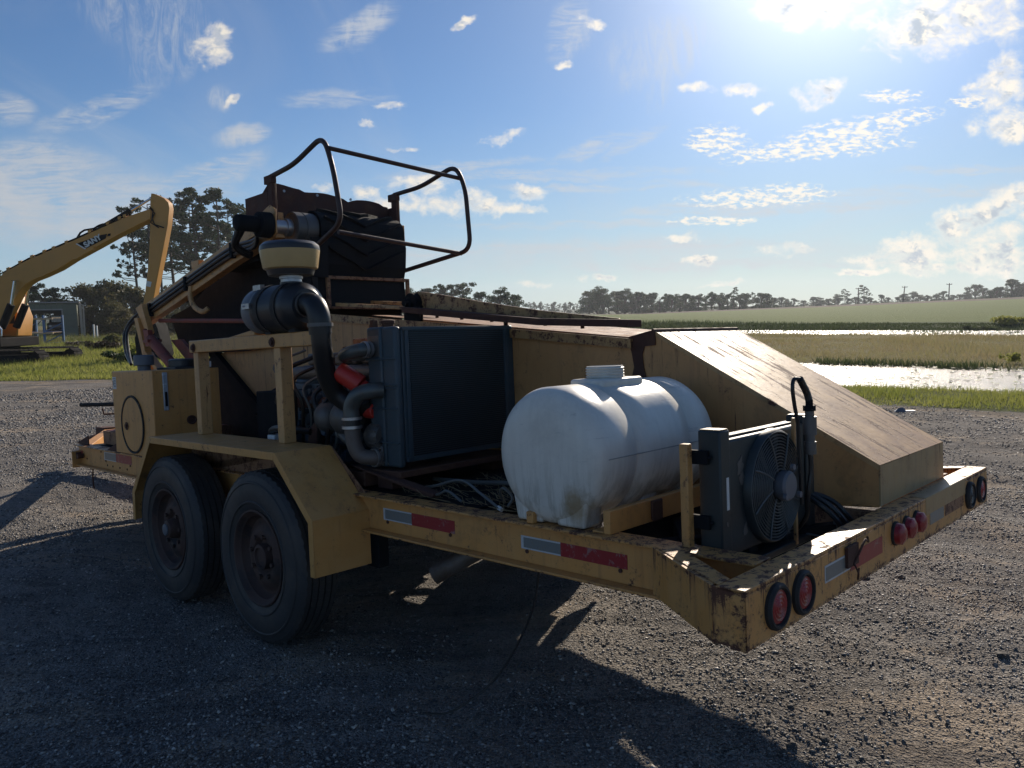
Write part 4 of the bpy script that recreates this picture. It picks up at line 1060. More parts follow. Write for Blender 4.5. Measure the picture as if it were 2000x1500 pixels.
g = G(); g.tube(arc([(4.6, .6, 1.43), (4.5, .62, 1.47), (4.45, .60, 1.43)]), .008, 8); g.box(4.50, 4.56, .63, .66, 1.41, 1.45); g.build('loose_fitting', M['sticker'], T)

# --- hopper with the sloping tail chute
hp = [(0.089, 0.790), (0.089, 0.945), (1.083, 1.501), (1.20, 1.470), (2.068, 1.568), (3.85, 1.755), (5.75, 1.50), (4.95, 1.02), (4.75, WT), (0.42, WT - 0.02)]
HV0, HV1 = 1.226, 2.00
hop = empty('hopper', (0, 0, 0)); hop.parent = T
g = G(); g.prism([(0.42, 0.60), (0.42, WT - 0.02), (0.089, 0.790), (0.089, 0.945), (1.083, 1.500), (1.20, 1.470), (1.20, 0.60)], 'v', HV0, HV0 + 0.006)
g.build('chute_side_plate', M['hopper'], hop)
g = G(); g.prism([(1.20, 0.785), (1.20, 1.470), (2.068, 1.566), (3.85, 1.752), (5.60, 1.50), (4.95, 1.02), (4.70, 0.785)], 'v', HV0 - 0.003, HV0 + 0.006)
g.build('bin_side_plate', M['hopper'], hop)
g = G(); g.prism([(1.20, 0.785), (1.20, 1.470), (2.068, 1.566), (3.85, 1.752), (4.95, 1.02), (4.70, 0.785)], 'v', HV1, HV1 + 0.006); g.prism([(0.42, WT - 0.02), (0.089, 0.790), (0.089, 0.945), (1.083, 1.500), (1.20, 1.470), (1.20, 0.785)], 'v', HV1 - .001, HV1 + 0.004)
g.build('far_side_plate', M['hopper'], hop)
g = G(); g.hexa([(0.088, HV0 - .001, 0.946), (1.084, HV0 - .001, 1.502), (1.084, HV0 - .001, 1.508), (0.084, HV0 - .001, 0.951)], [(0.088, HV1 + .005, 0.946), (1.084, HV1 + .005, 1.502), (1.084, HV1 + .005, 1.508), (0.084, HV1 + .005, 0.951)])
g.build('sloping_chute_cover', M['slope'], hop)
g = G(); g.box(0.083, 0.089, HV0 - .002, HV1 + .005, 0.792, 0.948); g.build('chute_end_plate', M['tail'], hop)
g = G(); g.tube([(1.086, HV0 - .006, 1.506), (1.086, HV1 + .01, 1.506)], 0.011, 8); g.prism([(1.075, 1.44), (1.075, 1.508), (1.10, 1.508), (1.22, 1.485), (1.22, 1.43)], 'v', HV0 - 0.010, HV0 - 0.002); g.build('crest_edge', M['rust'], hop)
g = G()
for v_ in (HV0 - .0035, HV1 + .0055):
    g.hexa([(0.086, v_, 0.930), (1.084, v_, 1.486), (1.084, v_, 1.5085), (0.084, v_, 0.9515)], [(0.086, v_ + .0022, 0.930), (1.084, v_ + .0022, 1.486), (1.084, v_ + .0022, 1.5085), (0.084, v_ + .0022, 0.9515)])
g.build('folded_lip', M['slope'], hop)
g = G(); g.prism([(0.42, .768), (0.088, .789), (0.088, .797), (0.42, .776)], 'v', HV0 - .012, HV0 - .0005); g.box(.42, 1.15, HV0 - .012, HV0 - .0005, .766, .776); g.build('bottom_flange', M['rail'], hop)
# dark weld and rust seam running down the side
g = G()
pw = [(1.125, 1.46), (1.225, 1.46), (1.21, 1.40), (1.20, 1.34), (1.215, 1.29), (1.20, 1.22), (1.195, 1.10), (1.19, 0.98), (1.15, 0.98), (1.155, 1.1), (1.15, 1.22), (1.13, 1.28), (1.145, 1.34), (1.15, 1.40)]
g.prism(pw, 'v', HV0 - 0.0065, HV0 - 0.0035); g.build('rust_seam', M['rust'], hop)
# bin top: rim angle, lid sheet and hinged cover beam
g = G(); g.hexa([(1.20, HV0 - .028, 1.462), (3.85, HV0 - .028, 1.742), (3.85, HV0 - .028, 1.754), (1.20, HV0 - .028, 1.474)], [(1.20, HV0 + .01, 1.462), (3.85, HV0 + .01, 1.742), (3.85, HV0 + .01, 1.754), (1.20, HV0 + .01, 1.474)])
g.hexa([(1.20, HV0 - .030, 1.428), (3.85, HV0 - .030, 1.706), (3.85, HV0 - .030, 1.755), (1.20, HV0 - .030, 1.475)], [(1.20, HV0 - .024, 1.428), (3.85, HV0 - .024, 1.706), (3.85, HV0 - .024, 1.755), (1.20, HV0 - .024, 1.475)])
g.build('bin_rim', M['lid'], hop)
g = G(); g.hexa([(1.20, HV0, 1.476), (3.3, HV0, 1.706), (3.3, HV0, 1.711), (1.20, HV0, 1.481)], [(1.20, HV1 + .01, 1.476), (3.3, HV1 + .01, 1.706), (3.3, HV1 + .01, 1.711), (1.20, HV1 + .01, 1.481)]); g.build('bin_cover_sheet', M['rustypaint'], hop)
g = G(); g.prism([(2.90, 1.700), (2.90, 1.815), (2.84, 1.832), (2.62, 1.795), (2.27, 1.727), (1.80, 1.646), (1.30, 1.577), (1.30, 1.572), (1.80, 1.592), (2.3, 1.640)], 'v', 1.245, 1.262); g.build('hinged_cover_beam', M['lid'], hop, 0.003)
g = G(); g.prism([(1.165, 1.528), (1.165, 1.563), (1.74, 1.602), (2.30, 1.668), (2.86, 1.735), (2.86, 1.700), (2.30, 1.632), (1.74, 1.566)], 'v', 1.13, 1.245); g.build('cover_flange', M['rust'], hop, 0.003)
g = G(); g.lathe((2.86, 1.20, 1.76), 'v', [(0, .03), (0, .062), (.05, .062), (.05, .03)], 20); g.cyl((2.86, 1.15, 1.76), (2.86, 1.30, 1.76), .022); g.tube(arc([(2.86, 1.19, 1.79), (2.84, 1.18, 1.74), (2.87, 1.185, 1.70), (2.89, 1.19, 1.73)]), .008, 8); g.box(2.78, 2.94, 1.21, 1.235, 1.62, 1.74); g.build('hinge_knuckle', M['black'], hop, 0.003)
for i, u in enumerate((1.5, 1.75, 2.15, 2.4, 2.62)):
    w = 1.475 + (u - 1.2) * .105 + .03
    g = G(); g.cyl((u, HV0 - .015, w), (u, HV0 - .015, w + .03), 0.010, n=8); g.cyl((u, HV0 - .015, w + .022), (u, HV0 - .015, w + .034), 0.017, n=6); g.build('bolt', M['rust'], hop)
# rear boards of the bin between the cage and the cover beam
for k in range(2):
    g = G(); w = 1.80 + 0.03 * k
    g.hexa([(2.95, 1.24 + .3 * k, 1.725 + .02 * k), (3.75, 1.24 + .3 * k, 1.80 + .02 * k), (3.75, 1.24 + .3 * k, 1.825 + .02 * k), (2.95, 1.24 + .3 * k, 1.745 + .02 * k)], [(2.95, 1.30 + .3 * k, 1.725 + .02 * k), (3.75, 1.30 + .3 * k, 1.80 + .02 * k), (3.75, 1.30 + .3 * k, 1.825 + .02 * k), (2.95, 1.30 + .3 * k, 1.745 + .02 * k)])
    g.build('bin_slat', M['lid'], hop, 0.002)
# slanting front channel
g = G(); g.hexa([(5.72, HV0 - .05, 1.53), (5.60, HV0 - .05, 1.55), (4.78, HV0 - .05, 1.05), (4.90, HV0 - .05, 1.0)], [(5.72, HV0 + .02, 1.53), (5.60, HV0 + .02, 1.55), (4.78, HV0 + .02, 1.05), (4.90, HV0 + .02, 1.0)]); g.build('slanting_channel', M['black'], hop, 0.003)
g = G(); g.prism([(5.0, 0.80), (4.95, 1.05), (5.75, 1.52), (5.95, 1.45), (5.7, 0.80)], 'v', HV0 + .05, HV1); g.build('dark_front_wall', M['black'], hop)

# --- conveyor
cv = empty('conveyor', (0, 0, 0)); cv.parent = T
def incl(g, v0, v1, pts_top, pts_bot):
    for i in range(len(pts_top) - 1):
        a, b = pts_top[i], pts_top[i + 1]; c, d = pts_bot[i + 1], pts_bot[i]
        g.hexa([(a[0], v0, a[1]), (b[0], v0, b[1]), (c[0], v0, c[1]), (d[0], v0, d[1])], [(a[0], v1, a[1]), (b[0], v1, b[1]), (c[0], v1, c[1]), (d[0], v1, d[1])])
top = [(6.42, 1.955), (4.55, 2.345), (3.92, 2.455)]; 
for v in (0.90, 1.95):
    g = G()
    up = [(p[0], p[1]) for p in top]; mid = [(p[0], p[1] - .075) for p in top]; lo = [(p[0], p[1] - .175) for p in top]
    incl(g, v, v + 0.07, up, mid); incl(g, v + .03, v + .07, mid, [(p[0], p[1] + .05) for p in lo]); incl(g, v, v + .07, [(p[0], p[1] + .05) for p in lo], lo)
    g.build('conveyor_beam', M['beam'], cv, 0.003)
g = G(); g.prism([(3.86, 2.30), (3.86, 2.46), (3.93, 2.50), (4.12, 2.44), (4.12, 2.26), (4.02, 2.22)], 'v', 0.872, 0.884); g.build('motor_plate', M['beam'], cv, 0.002)
g = G(); g.lathe((3.93, 0.62, 2.36), 'v', [(0, .045), (.01, .055), (.15, .055), (.16, .085), (.24, .088), (.25, .07)], 24); g.build('drive_motor', M['black'], cv, angle=50)
g = G(); g.tube(arc([(3.98, .66, 2.32), (4.05, .66, 2.22), (4.13, .80, 2.17), (4.2, .86, 2.20)]), .018, 8); g.tube(arc([(3.99, .70, 2.32), (4.08, .70, 2.24), (4.17, .82, 2.20), (4.25, .86, 2.22)]), .014, 8); g.build('motor_hose', M['hose'], cv)
g = G(); g.lathe((3.93, 0.886, 2.355), 'v', [(0, .04), (.0, .05), (.09, .05), (.092, .062), (.13, .062), (.14, .03)], 24); g.build('shaft_coupling', M['steel'], cv)
g = G(); g.lathe((3.93, 1.025, 2.355), 'v', [(0.02, .02), (0.012, .095), (0, .105), (0.002, .112), (.06, .113), (.062, .109), (.07, .109), (.072, .113), (.16, .113), (.16, .09)], 36); g.build('head_pulley', M['alu'], cv)
# belt: over the pulley, down the head and back under
bp = []
for k in range(15):
    a = math.radians(110 - k * 15); bp.append((3.93 - 0.13 * math.sin(a) * 1.0 if False else 3.93 + 0.132 * math.cos(a), 2.355 + 0.132 * math.sin(a)))
def belt_path():
    P = [(6.3, 2.02), (5.2, 2.24), (4.5, 2.40), (3.98, 2.485)]
    for k in range(9):
        a = math.radians(80 + k * 14); P.append((3.93 + 0.132 * math.cos(a), 2.355 + 0.132 * math.sin(a)))
    P += [(3.785, 2.25), (3.80, 2.10), (3.84, 1.98)]
    return P
BPt = belt_path()
g = G(); th = 0.014
for i in range(len(BPt) - 1):
    a, b = Vector(BPt[i]), Vector(BPt[i + 1]); d = (b - a).normalized(); nn = Vector((-d.y, d.x)) * th
    g.hexa([(a.x, 1.19, a.y), (b.x, 1.19, b.y), (b.x + nn.x, 1.19, b.y + nn.y), (a.x + nn.x, 1.19, a.y + nn.y)], [(a.x, 1.92, a.y), (b.x, 1.92, b.y), (b.x + nn.x, 1.92, b.y + nn.y), (a.x + nn.x, 1.92, a.y + nn.y)])
M['beltrubber'] = simple('belt_rubber', (0.010, 0.011, 0.013), 0.7, 0, 0.3, 20, 0.1, spec=.2)
belt = g.build('belt', M['beltrubber'], cv, angle=50)
# chevron cleats
def on_belt(s):
    L = 0
    for i in range(len(BPt) - 1):
        a, b = Vector(BPt[i]), Vector(BPt[i + 1]); l = (b - a).length
        if L + l >= s or i == len(BPt) - 2:
            d = (b - a).normalized(); p = a + d * (s - L); nn = Vector((d.y, -d.x)) * -1
            c = Vector((3.93, 2.3)); outw = Vector((-d.y, d.x)); 
            if outw.dot(p - Vector((4.1, 2.28))) < 0: outw = -outw
            return p, d, outw
        L += l
tot = sum((Vector(BPt[i + 1]) - Vector(BPt[i])).length for i in range(len(BPt) - 1))
ncl = 11
for k in range(ncl):
    s0 = tot - 0.10 - k * 0.105; g = G()
    for half in (0, 1):
        for q in range(6):
            va = 1.555 + (1 if half else -1) * (q / 6) * .33; vb = 1.555 + (1 if half else -1) * ((q + 1) / 6) * .33
            sa = s0 - 0.15 * (q / 6); sb = s0 - 0.15 * ((q + 1) / 6)
            pa, da, na_ = on_belt(max(.1, sa)); pb, db, nb_ = on_belt(max(.1, sb))
            def cr(p, d, nn, v): return [(p.x - d.x * .009, v, p.y - d.y * .009), (p.x + d.x * .009, v, p.y + d.y * .009), (p.x + d.x * .006 + nn.x * .024, v, p.y + d.y * .006 + nn.y * .024), (p.x - d.x * .006 + nn.x * .024, v, p.y - d.y * .006 + nn.y * .024)]
            g.hexa(cr(pa, da, na_, va), cr(pb, db, nb_, vb))
    g.build('chevron_cleat', M['beltrubber'], cv)
g = G(); g.prism([(3.80, 2.02), (3.80, 1.795), (3.84, 1.795), (3.88, 2.02)], 'v', 1.14, 1.90); g.prism([(3.72, 2.27), (3.74, 2.0), (3.76, 2.0), (3.74, 2.27)], 'v', 1.06, 1.19); g.build('discharge_flap', M['beltrubber'], cv)
g = G()
for (v0, v1, w0, w1) in ((1.20, 1.93, 1.995, 2.018), (1.20, 1.225, 1.80, 1.995), (1.905, 1.93, 1.80, 1.995), (1.20, 1.93, 1.785, 1.80)): g.box(3.775, 3.80, v0, v1, w0, w1)
g.build('flap_frame', M['rustypaint'], cv, 0.002)
# shroud above the belt with a ragged edge
V0, V1 = 0.90, 1.97; n = 26
g = G(); edge = []
for i in range(n + 1):
    f = i / n; v = V0 + (V1 - V0) * f
    w = 2.665 - 0.035 * f + (0.015 if .04 < f < .30 else 0) - 0.02 * math.exp(-((f - .66) / .03) ** 2) - 0.018 * math.exp(-((f - .98) / .03) ** 2) + 0.008 * math.sin(f * 17) + (-.06 if f < 0.03 else 0)
    edge.append((v, w))
b0 = g.addv([(4.06, v, w) for v, w in edge] + [(4.02 + .03 * math.sin(i * .4) * 0, v, 2.42) for i, (v, w) in enumerate(edge)] + [(4.068, v, w) for v, w in edge] + [(4.028, v, 2.42) for v, w in edge])
m = n + 1
for i in range(n):
    g.face([b0 + i, b0 + i + 1, b0 + m + i + 1, b0 + m + i]); g.face([b0 + 2 * m + i, b0 + 3 * m + i, b0 + 3 * m + i + 1, b0 + 2 * m + i + 1]); g.face([b0 + i, b0 + 2 * m + i, b0 + 2 * m + i + 1, b0 + i + 1]); g.face([b0 + m + i, b0 + m + i + 1, b0 + 3 * m + i + 1, b0 + 3 * m + i])
g.build('head_shroud', M['rust'], cv)
g = G(); g.box(3.98, 4.30, 0.888, 0.896, 2.38, 2.60); g.build('shroud_side', M['rust'], cv, 0.002)
g = G(); g.box(3.98, 4.28, 1.972, 1.980, 2.38, 2.60); g.build('shroud_side', M['rust'], cv, 0.002)
for v in (1.06, 1.33, 1.62):
    g = G(); g.cyl((4.05, v, 2.635), (4.058, v, 2.635), .010, n=8); g.build('bolt', M['steel'], cv)
# cage of bent tube with its posts
cage = empty('guard_cage', (0, 0, 0)); cage.parent = T
for v in (0.88, 1.93):
    wt = 2.70 if v < 1 else 2.69
    g = G(); g.box(3.90, 3.96, v, v + .028, 2.36 if v < 1 else 2.40, wt); g.box(3.90, 3.975, v + .028, v + .036, 2.36 if v < 1 else 2.40, wt - .05); g.box(3.885, 3.99, v - .008, v + .03, wt - .055, wt); g.build('cage_post', M['rust'], cage, 0.003)
near = [(3.93, .89, 2.69), (3.62, .89, 2.715), (3.27, .90, 2.83), (3.18, .90, 2.62), (3.11, .90, 2.27), (3.42, .90, 2.155), (3.90, .93, 2.075)]
farl = [(3.93, 1.94, 2.685), (3.60, 1.94, 2.69), (3.20, 1.94, 2.775), (3.11, 1.94, 2.60), (3.08, 1.94, 2.16), (3.40, 1.94, 2.13), (3.92, 1.94, 2.08)]
for P in (near, farl):
    g = G(); g.tube(fillet(P, 0.10, 6), 0.0165, 12); g.build('bent_tube', M['tube'], cage)
g = G(); g.tube([(3.215, .90, 2.74), (3.165, 1.94, 2.675)], 0.0145, 12); g.build('top_crossbar', M['tube'], cage)
g = G(); g.tube([(3.155, .90, 2.215), (3.18, 1.94, 2.145)], 0.0145, 12); g.build('bottom_crossbar', M['tube'], cage)
# hydraulic hoses on the near beam
for off, vv in ((0.055, .885), (0.085, .880), (0.115, .885)):
    P = [(3.98, .80, 2.30), (4.16, .86, 2.33 - off * .8), (4.55, vv, 2.345 - off - .01), (5.2, vv, 2.209 - off), (5.9, vv, 2.064 - off), (6.15, vv, 2.01 - off)]
    if off != .085: P += [(6.42, .84, 1.90 - off * .6), (6.60 - off, .80, 1.73), (6.48 - off, .76, 1.56), (6.15, .70, 1.45)]
    g = G(); g.tube(arc(P, 6), 0.0135, 8); g.build('hydraulic_hose', M['hose'], cv)
for u in (4.52, 5.35, 6.12):
    w = 1.955 + (6.42 - u) * .2086
    g = G(); g.box(u - .02, u + .02, .862, .90, w - .15, w - .035); g.build('hose_clamp', M['black'], cv, 0.003)
g = G(); g.box(5.15, 5.28, .90, .95, 2.20, 2.26); g.build('beam_bracket', M['yellow'], cv, .004)
g = G(); g.tube(arc([(5.30, .90, 2.08), (5.31, .89, 1.98), (5.24, .89, 1.89), (5.12, .90, 1.845), (5.08, .93, 1.87)]), 0.020, 10); g.build('curved_pipe', M['post'], cv)
# trough under the belt
g = G(); tr_ = [(6.36, 1.872), (5.86, 1.955), (5.53, 2.10), (5.33, 2.155), (4.70, 2.215), (4.10, 2.26), (3.90, 2.0), (3.9, 1.60), (4.9, 1.52), (5.9, 1.52), (6.22, 1.66)]
g.prism(tr_, 'v', 1.15, 1.158); g.prism(tr_, 'v', 1.93, 1.938); g.prism([(6.30, 1.87), (5.5, 2.05), (4.2, 2.22), (4.2, 2.19), (5.5, 2.02), (6.30, 1.84)], 'v', 1.16, 1.93); g.build('belt_trough', M['black'], cv)
g = G(); g.prism([(4.35, 2.235), (5.05, 2.185), (4.95, 2.15), (4.35, 2.17)], 'v', .99, 1.15); g.build('trough_wing', M['black'], cv)
g = G(); g.tube([(6.05, .93, 1.825), (4.45, .98, 1.735)], 0.018, 10); g.build('stay_pipe', M['redpaint'], cv)
# front pivot of the conveyor
pv = empty('conveyor_pivot', (0, 0, 0)); pv.parent = T
g = G(); g.hexa([(6.30, .82, 1.95), (6.16, .82, 1.98), (6.03, .82, 1.72), (6.08, .82, 1.70)][::1], [(6.30, .87, 1.95), (6.16, .87, 1.98), (6.03, .87, 1.72), (6.08, .87, 1.70)]); g.build('pivot_bracket', M['yellow'], pv, .003)
g = G(); g.prism([(6.22, 1.86), (6.30, 1.86), (6.08, 1.35), (6.0, 1.35)], 'v', .80, .86); g.prism([(6.08, 1.55), (6.16, 1.55), (5.75, 1.30), (5.67, 1.30)], 'v', .80, .86); g.box(5.98, 6.10, .80, .90, .80, 1.40); g.build('pivot_post', M['yellow'], pv, .004)
g = G(); g.prism([(5.95, 1.74), (6.05, 1.74), (6.02, 1.60), (5.92, 1.60)], 'v', .78, .82); g.cyl((5.94, .80, 1.66), (5.50, .80, 1.42), .045, n=16); g.tube([(5.94, .80, 1.66), (6.06, .80, 1.74)], .02); g.box(5.86, 5.96, .74, .86, 1.63, 1.655); g.build('lift_cylinder', M['redpaint'], pv, angle=40)
g = G(); g.prism([(5.82, 1.645), (5.62, 1.645), (5.20, 1.40), (5.42, 1.40)], 'v', .92, .95); g.build('lift_side_plate', M['redpaint'], pv)

# --- air cleaner
ac = empty('air_cleaner', (0, 0, 0)); ac.parent = T
g = G(); cu, cvv = 2.60, 0.235
g.lathe((cu, cvv, 0), 'w', [(1.985, .148), (2.00, .150), (2.018, .146), (2.034, .128), (2.040, .09), (2.042, .001)], 40); g.lathe((cu, cvv, 0), 'w', [(1.868, .06), (1.868, .112), (1.90, .122), (1.902, .118)], 40); g.build('precleaner_cover', M['plastic_black'], ac)
g = G(); g.lathe((cu, cvv, 0), 'w', [(1.895, .120), (1.902, .134), (1.908, .137), (1.985, .149), (1.992, .150), (1.992, .10)], 40); g.build('dust_bowl', M['amber'], ac)
g = G(); g.lathe((cu, cvv, 0), 'w', [(1.80, .052), (1.85, .052), (1.852, .058), (1.866, .058), (1.868, .05)], 24); g.build('clamp_band', M['steel'], ac)
g = G(); g.lathe((2.46, .235, 1.705), 'u', [(0.0, .04), (0.0, .085), (.03, .118), (.07, .125), (.33, .125), (.34, .129), (.36, .129), (.37, .122)], 40); g.cyl((cu, cvv, 1.75), (cu, cvv, 1.835), .056); g.build('filter_canister', M['plastic_black'], ac, angle=40)
g = G(); g.lathe((2.83, .235, 1.705), 'u', [(0, .118), (.01, .124), (.09, .122), (.115, .105), (.125, .07), (.127, .001)], 40); g.build('canister_end_cap', M['plastic_grey'], ac, angle=45)
for dv, dw in ((-.13, .02), (.05, -.125), (-.06, .118)):
    g = G(); g.box(2.79, 2.87, .235 + dv - .012, .235 + dv + .012, 1.705 + dw - .014, 1.705 + dw + .014); g.tube([(2.79, .235 + dv, 1.705 + dw), (2.85, .235 + dv * 1.1, 1.705 + dw * 1.1)], .005, 6); g.build('latch', M['steel'], ac)
g = G(); g.box(2.50, 2.56, .18, .29, 1.578, 1.60); g.box(2.74, 2.80, .18, .29, 1.578, 1.60); g.lathe((2.56, .235, 1.705), 'u', [(0, .127), (0, .131), (.04, .131), (.04, .127)], 40, True); g.lathe((2.74, .235, 1.705), 'u', [(0, .127), (0, .131), (.04, .131), (.04, .127)], 40, True); g.build('mounting_band', M['rubber'], ac)
g = G(); P = arc([(2.50, .235, 1.705), (2.43, .225, 1.712), (2.365, .22, 1.695), (2.335, .22, 1.64), (2.335, .225, 1.56)], 5); g.tube(P, .056, 16); g.build('rubber_elbow', M['hose'], ac)
g = G(); g.lathe((2.44, .225, 1.71), 'u', [(0, .058), (0, .062), (.018, .062), (.018, .058)], 24, True); g.lathe((2.465, .226, 1.709), 'u', [(0, .058), (0, .062), (.018, .062), (.018, .058)], 24, True); g.lathe((2.335, .225, 1.595), 'w', [(0, .058), (0, .062), (.018, .062), (.018, .058)], 24, True); g.build('hose_clamp', M['alu'], ac)
g = G(); g.tube(arc([(2.335, .225, 1.60), (2.345, .235, 1.50), (2.38, .27, 1.38), (2.40, .33, 1.27), (2.36, .38, 1.21), (2.29, .41, 1.185), (2.22, .44, 1.20)], 6), [.050] * 37, 16); g.build('intake_hose', M['hose'], ac)

# --- engine
en = empty('engine', (0, 0, 0)); en.parent = T
g = G(); g.box(2.22, 3.20, .52, 1.02, .96, 1.30); g.box(2.30, 3.12, .56, .98, .84, .96); g.prism([(0.56, 1.30), (0.98, 1.30), (0.92, 1.40), (0.62, 1.40)], 'u', 2.24, 3.18)
for k in range(7): g.box(2.30 + k * .125, 2.34 + k * .125, .505, .52, .98, 1.26)
g.build('engine_block', M['engine'], en, 0.008)
g = G(); g.box(2.26, 3.16, .64, .92, 1.40, 1.47); 
for k in range(6): g.box(2.32 + k * .14, 2.39 + k * .14, .60, .96, 1.40, 1.455)
g.build('valve_cover', M['alu'], en, 0.012, 3)
g = G(); g.tube([(2.32, .53, 1.36), (3.12, .53, 1.36)], .038, 12)
for k in range(6): g.tube([(2.36 + k * .14, .53, 1.36), (2.36 + k * .14, .62, 1.37)], .026, 10)
g.build('intake_manifold', M['alu'], en)
g = G(); g.tube([(2.36, .46, 1.20), (3.0, .46, 1.20)], .034, 12)
for k in range(6): g.tube([(2.38 + k * .12, .46, 1.20), (2.38 + k * .12, .53, 1.22)], .024, 10)
g.build('exhaust_manifold', M['rust'], en)
g = G(); g.lathe((2.42, .42, 1.13), 'u', [(-.06, .03), (-.06, .062), (-.02, .088), (.03, .094), (.06, .08), (.07, .045), (.12, .045), (.13, .07), (.17, .088), (.21, .08), (.22, .05)], 28); g.tube(arc([(2.36, .42, 1.04), (2.40, .40, 1.02), (2.46, .40, 1.05)]), .03, 10); g.build('turbocharger', M['alu'], en, angle=50)
g = G(); g.cyl((2.36, .42, 1.03), (2.36, .42, .99), .022, n=12); g.tube(arc([(2.36, .42, 1.03), (2.34, .42, .95), (2.30, .44, .88), (2.30, .50, .84)]), .020, 10); g.build('oil_drain', M['engine'], en)
g = G(); g.tube(arc([(2.66, .42, 1.10), (2.72, .41, 1.02), (2.74, .42, .92), (2.74, .44, .82)]), .045, 12); g.build('exhaust_pipe', M['rust'], en)
g = G(); g.cyl((2.10, .30, 1.40), (2.21, .42, 1.325), .052, n=24)
g.v = []; g.f = []; g.mi = []
g.cyl((2.36, .33, 1.375), (2.27, .40, 1.30), .050, n=24); g.cyl((2.27, .40, 1.30), (2.24, .43, 1.27), .032, n=24); g.build('red_filter', M['redcap'], en, .006, 3)
g = G(); g.cyl((2.26, .42, 1.17), (2.20, .43, 1.17), .038, n=20); g.build('red_cap', M['redcap'], en, .005)
g = G(); g.cyl((2.48, .36, 1.27), (2.48, .36, 1.34), .016, n=12); g.build('red_connector', M['redcap'], en)
g = G(); g.lathe((2.14, .44, 1.045), 'u', [(0, .03), (0.0, .060), (.02, .068), (.09, .068), (.11, .055), (.11, .02)], 24)
for k in range(14):
    a = 2 * math.pi * k / 14; g.box(2.145, 2.20, .44 + .067 * math.cos(a) - .004, .44 + .067 * math.cos(a) + .004, 1.045 + .067 * math.sin(a) - .004, 1.045 + .067 * math.sin(a) + .004)
g.build('alternator', M['alu'], en, angle=50)
g = G(); g.tube([(2.14, .40, 1.02), (2.14, .60, 1.24), (2.14, .78, 1.30), (2.14, .85, 1.05), (2.14, .70, .90)], .010, 8, True); g.build('fan_belt', M['hose'], en)
g = G(); g.lathe((2.10, .76, 1.16), 'u', [(0, .02), (0, .27), (.02, .28), (.03, .27), (.03, .02)], 24); g.build('cooling_fan', M['black'], en)
g = G(); g.box(2.25, 2.29, .34, .52, 1.42, 1.46); g.prism([(2.12, 1.45), (2.30, 1.45), (2.12, 1.33)], 'v', .54, .56); g.box(2.06, 2.5, .50, .62, 1.455, 1.475); g.build('engine_bracket', M['alu'], en, .004)
g = G(); g.box(2.3, 2.62, .60, .92, 1.47, 1.54); g.build('rocker_box', M['rustypaint'], en, .006)
for i in range(7):
    z0 = 1.15 + .04 * i
    g = G(); a = 2.46 + .08 * i
    g.tube(arc([(a, .50, z0 + .1), (a + .05, .40 - .012 * i, z0 + .02), (a + .02, .38, z0 - .12), (a + .1, .42, .95), (a + .2, .50, .88)]), .007 + .003 * (i % 3), 8); g.build('engine_hose', M['hose'] if i % 3 else M['wire'], en)
g = G()
for i in range(70):
    a, b, c = rnd.uniform(2.45, 3.1), rnd.uniform(.40, .52), rnd.uniform(.90, 1.30); s_ = rnd.uniform(.008, .028)
    g.box(a - s_, a + s_, b - s_, b + s_, c - s_ * 1.2, c + s_ * 1.2) if i % 2 else g.cyl((a, b - s_, c), (a, b + s_, c), s_, n=8)
tag(g.build('engine_fittings', [M['engine'], M['alu']], en, .002), kind='stuff')
g = G(); g.tube(arc([(3.1, .40, 1.20), (3.0, .36, 1.24), (2.86, .34, 1.20), (2.85, .34, 1.05), (2.92, .36, .92)]), .020, 10); g.build('engine_hose', M['hose'], en)
g = G(); g.tube(arc([(3.2, .40, 1.0), (3.05, .33, 1.05), (2.86, .31, 1.07), (2.70, .36, 1.05)]), .018, 10); g.build('engine_hose', M['hose'], en)
g = G(); g.box(3.02, 3.10, .32, .39, .92, 1.02); g.build('control_box', M['sticker'], en, .006)
g = G(); g.box(3.2, 3.55, .5, 1.05, .80, 1.25); g.lathe((3.55, .76, 1.08), 'u', [(0, .22), (.08, .20), (.18, .10), (.25, .09)], 24); g.build('hydraulic_pump', M['black'], en, .006)

# --- radiator
ra = empty('radiator', (0, 0, 0)); ra.parent = T
g = G(); g.box(2.0, 2.10, .455, 1.165, .925, 1.575); g.build('core_housing', M['rad'], ra, .004)
g = G()
nf = 58
for k in range(nf):
    w = .955 + k * (1.552 - .955) / (nf - 1); g.box(1.9935, 2.0, .50, 1.135, w - .0028, w + .0022)
tag(g.build('fins', M['radcore'], ra), kind=None)
g = G(); g.box(1.990, 2.0, .470, .492, .925, 1.570); g.box(1.990, 2.0, 1.142, 1.160, .925, 1.570); g.box(1.988, 2.0, .455, 1.165, 1.560, 1.577); g.box(1.990, 2.0, .455, 1.165, .925, .948); g.build('core_frame', M['rad'], ra, .002)
def side_tank(v0, v1, name='side_tank'):
    g = G(); g.box(2.0, 2.105, v0, v1, .90, 1.580); g.box(2.11, 2.229, v0, v1, .897, 1.583)
    return g.build(name, M['rad'], ra, .014, 3)
side_tank(.415, .455); side_tank(1.166, 1.225)
for w in (1.015, 1.18, 1.28, 1.295, 1.42):
    g = G(); g.box(1.996, 2.233, .407, .4155, w, w + .010); g.build('pressed_rib', M['rad'], ra, .003)
for w0, w1, lb in ((1.44, 1.54, 'peeled pale patch at the top of the side tank'), (.905, 1.0, 'bolted mounting plate with flaking paint')):
    g = G(); g.box(2.125, 2.215, .404 if w0 < 1 else .4135, .4155, w0, w1); g.build('patch_plate', M['alu'], ra, .003, label=lb)
    for a, b in ((2.14, w0 + .018), (2.20, w0 + .018), (2.14, w1 - .018), (2.20, w1 - .018)):
        if w0 < 1:
            g = G(); g.cyl((a, .398, b), (a, .405, b), .006, n=8); g.build('bolt', M['rust'], ra)
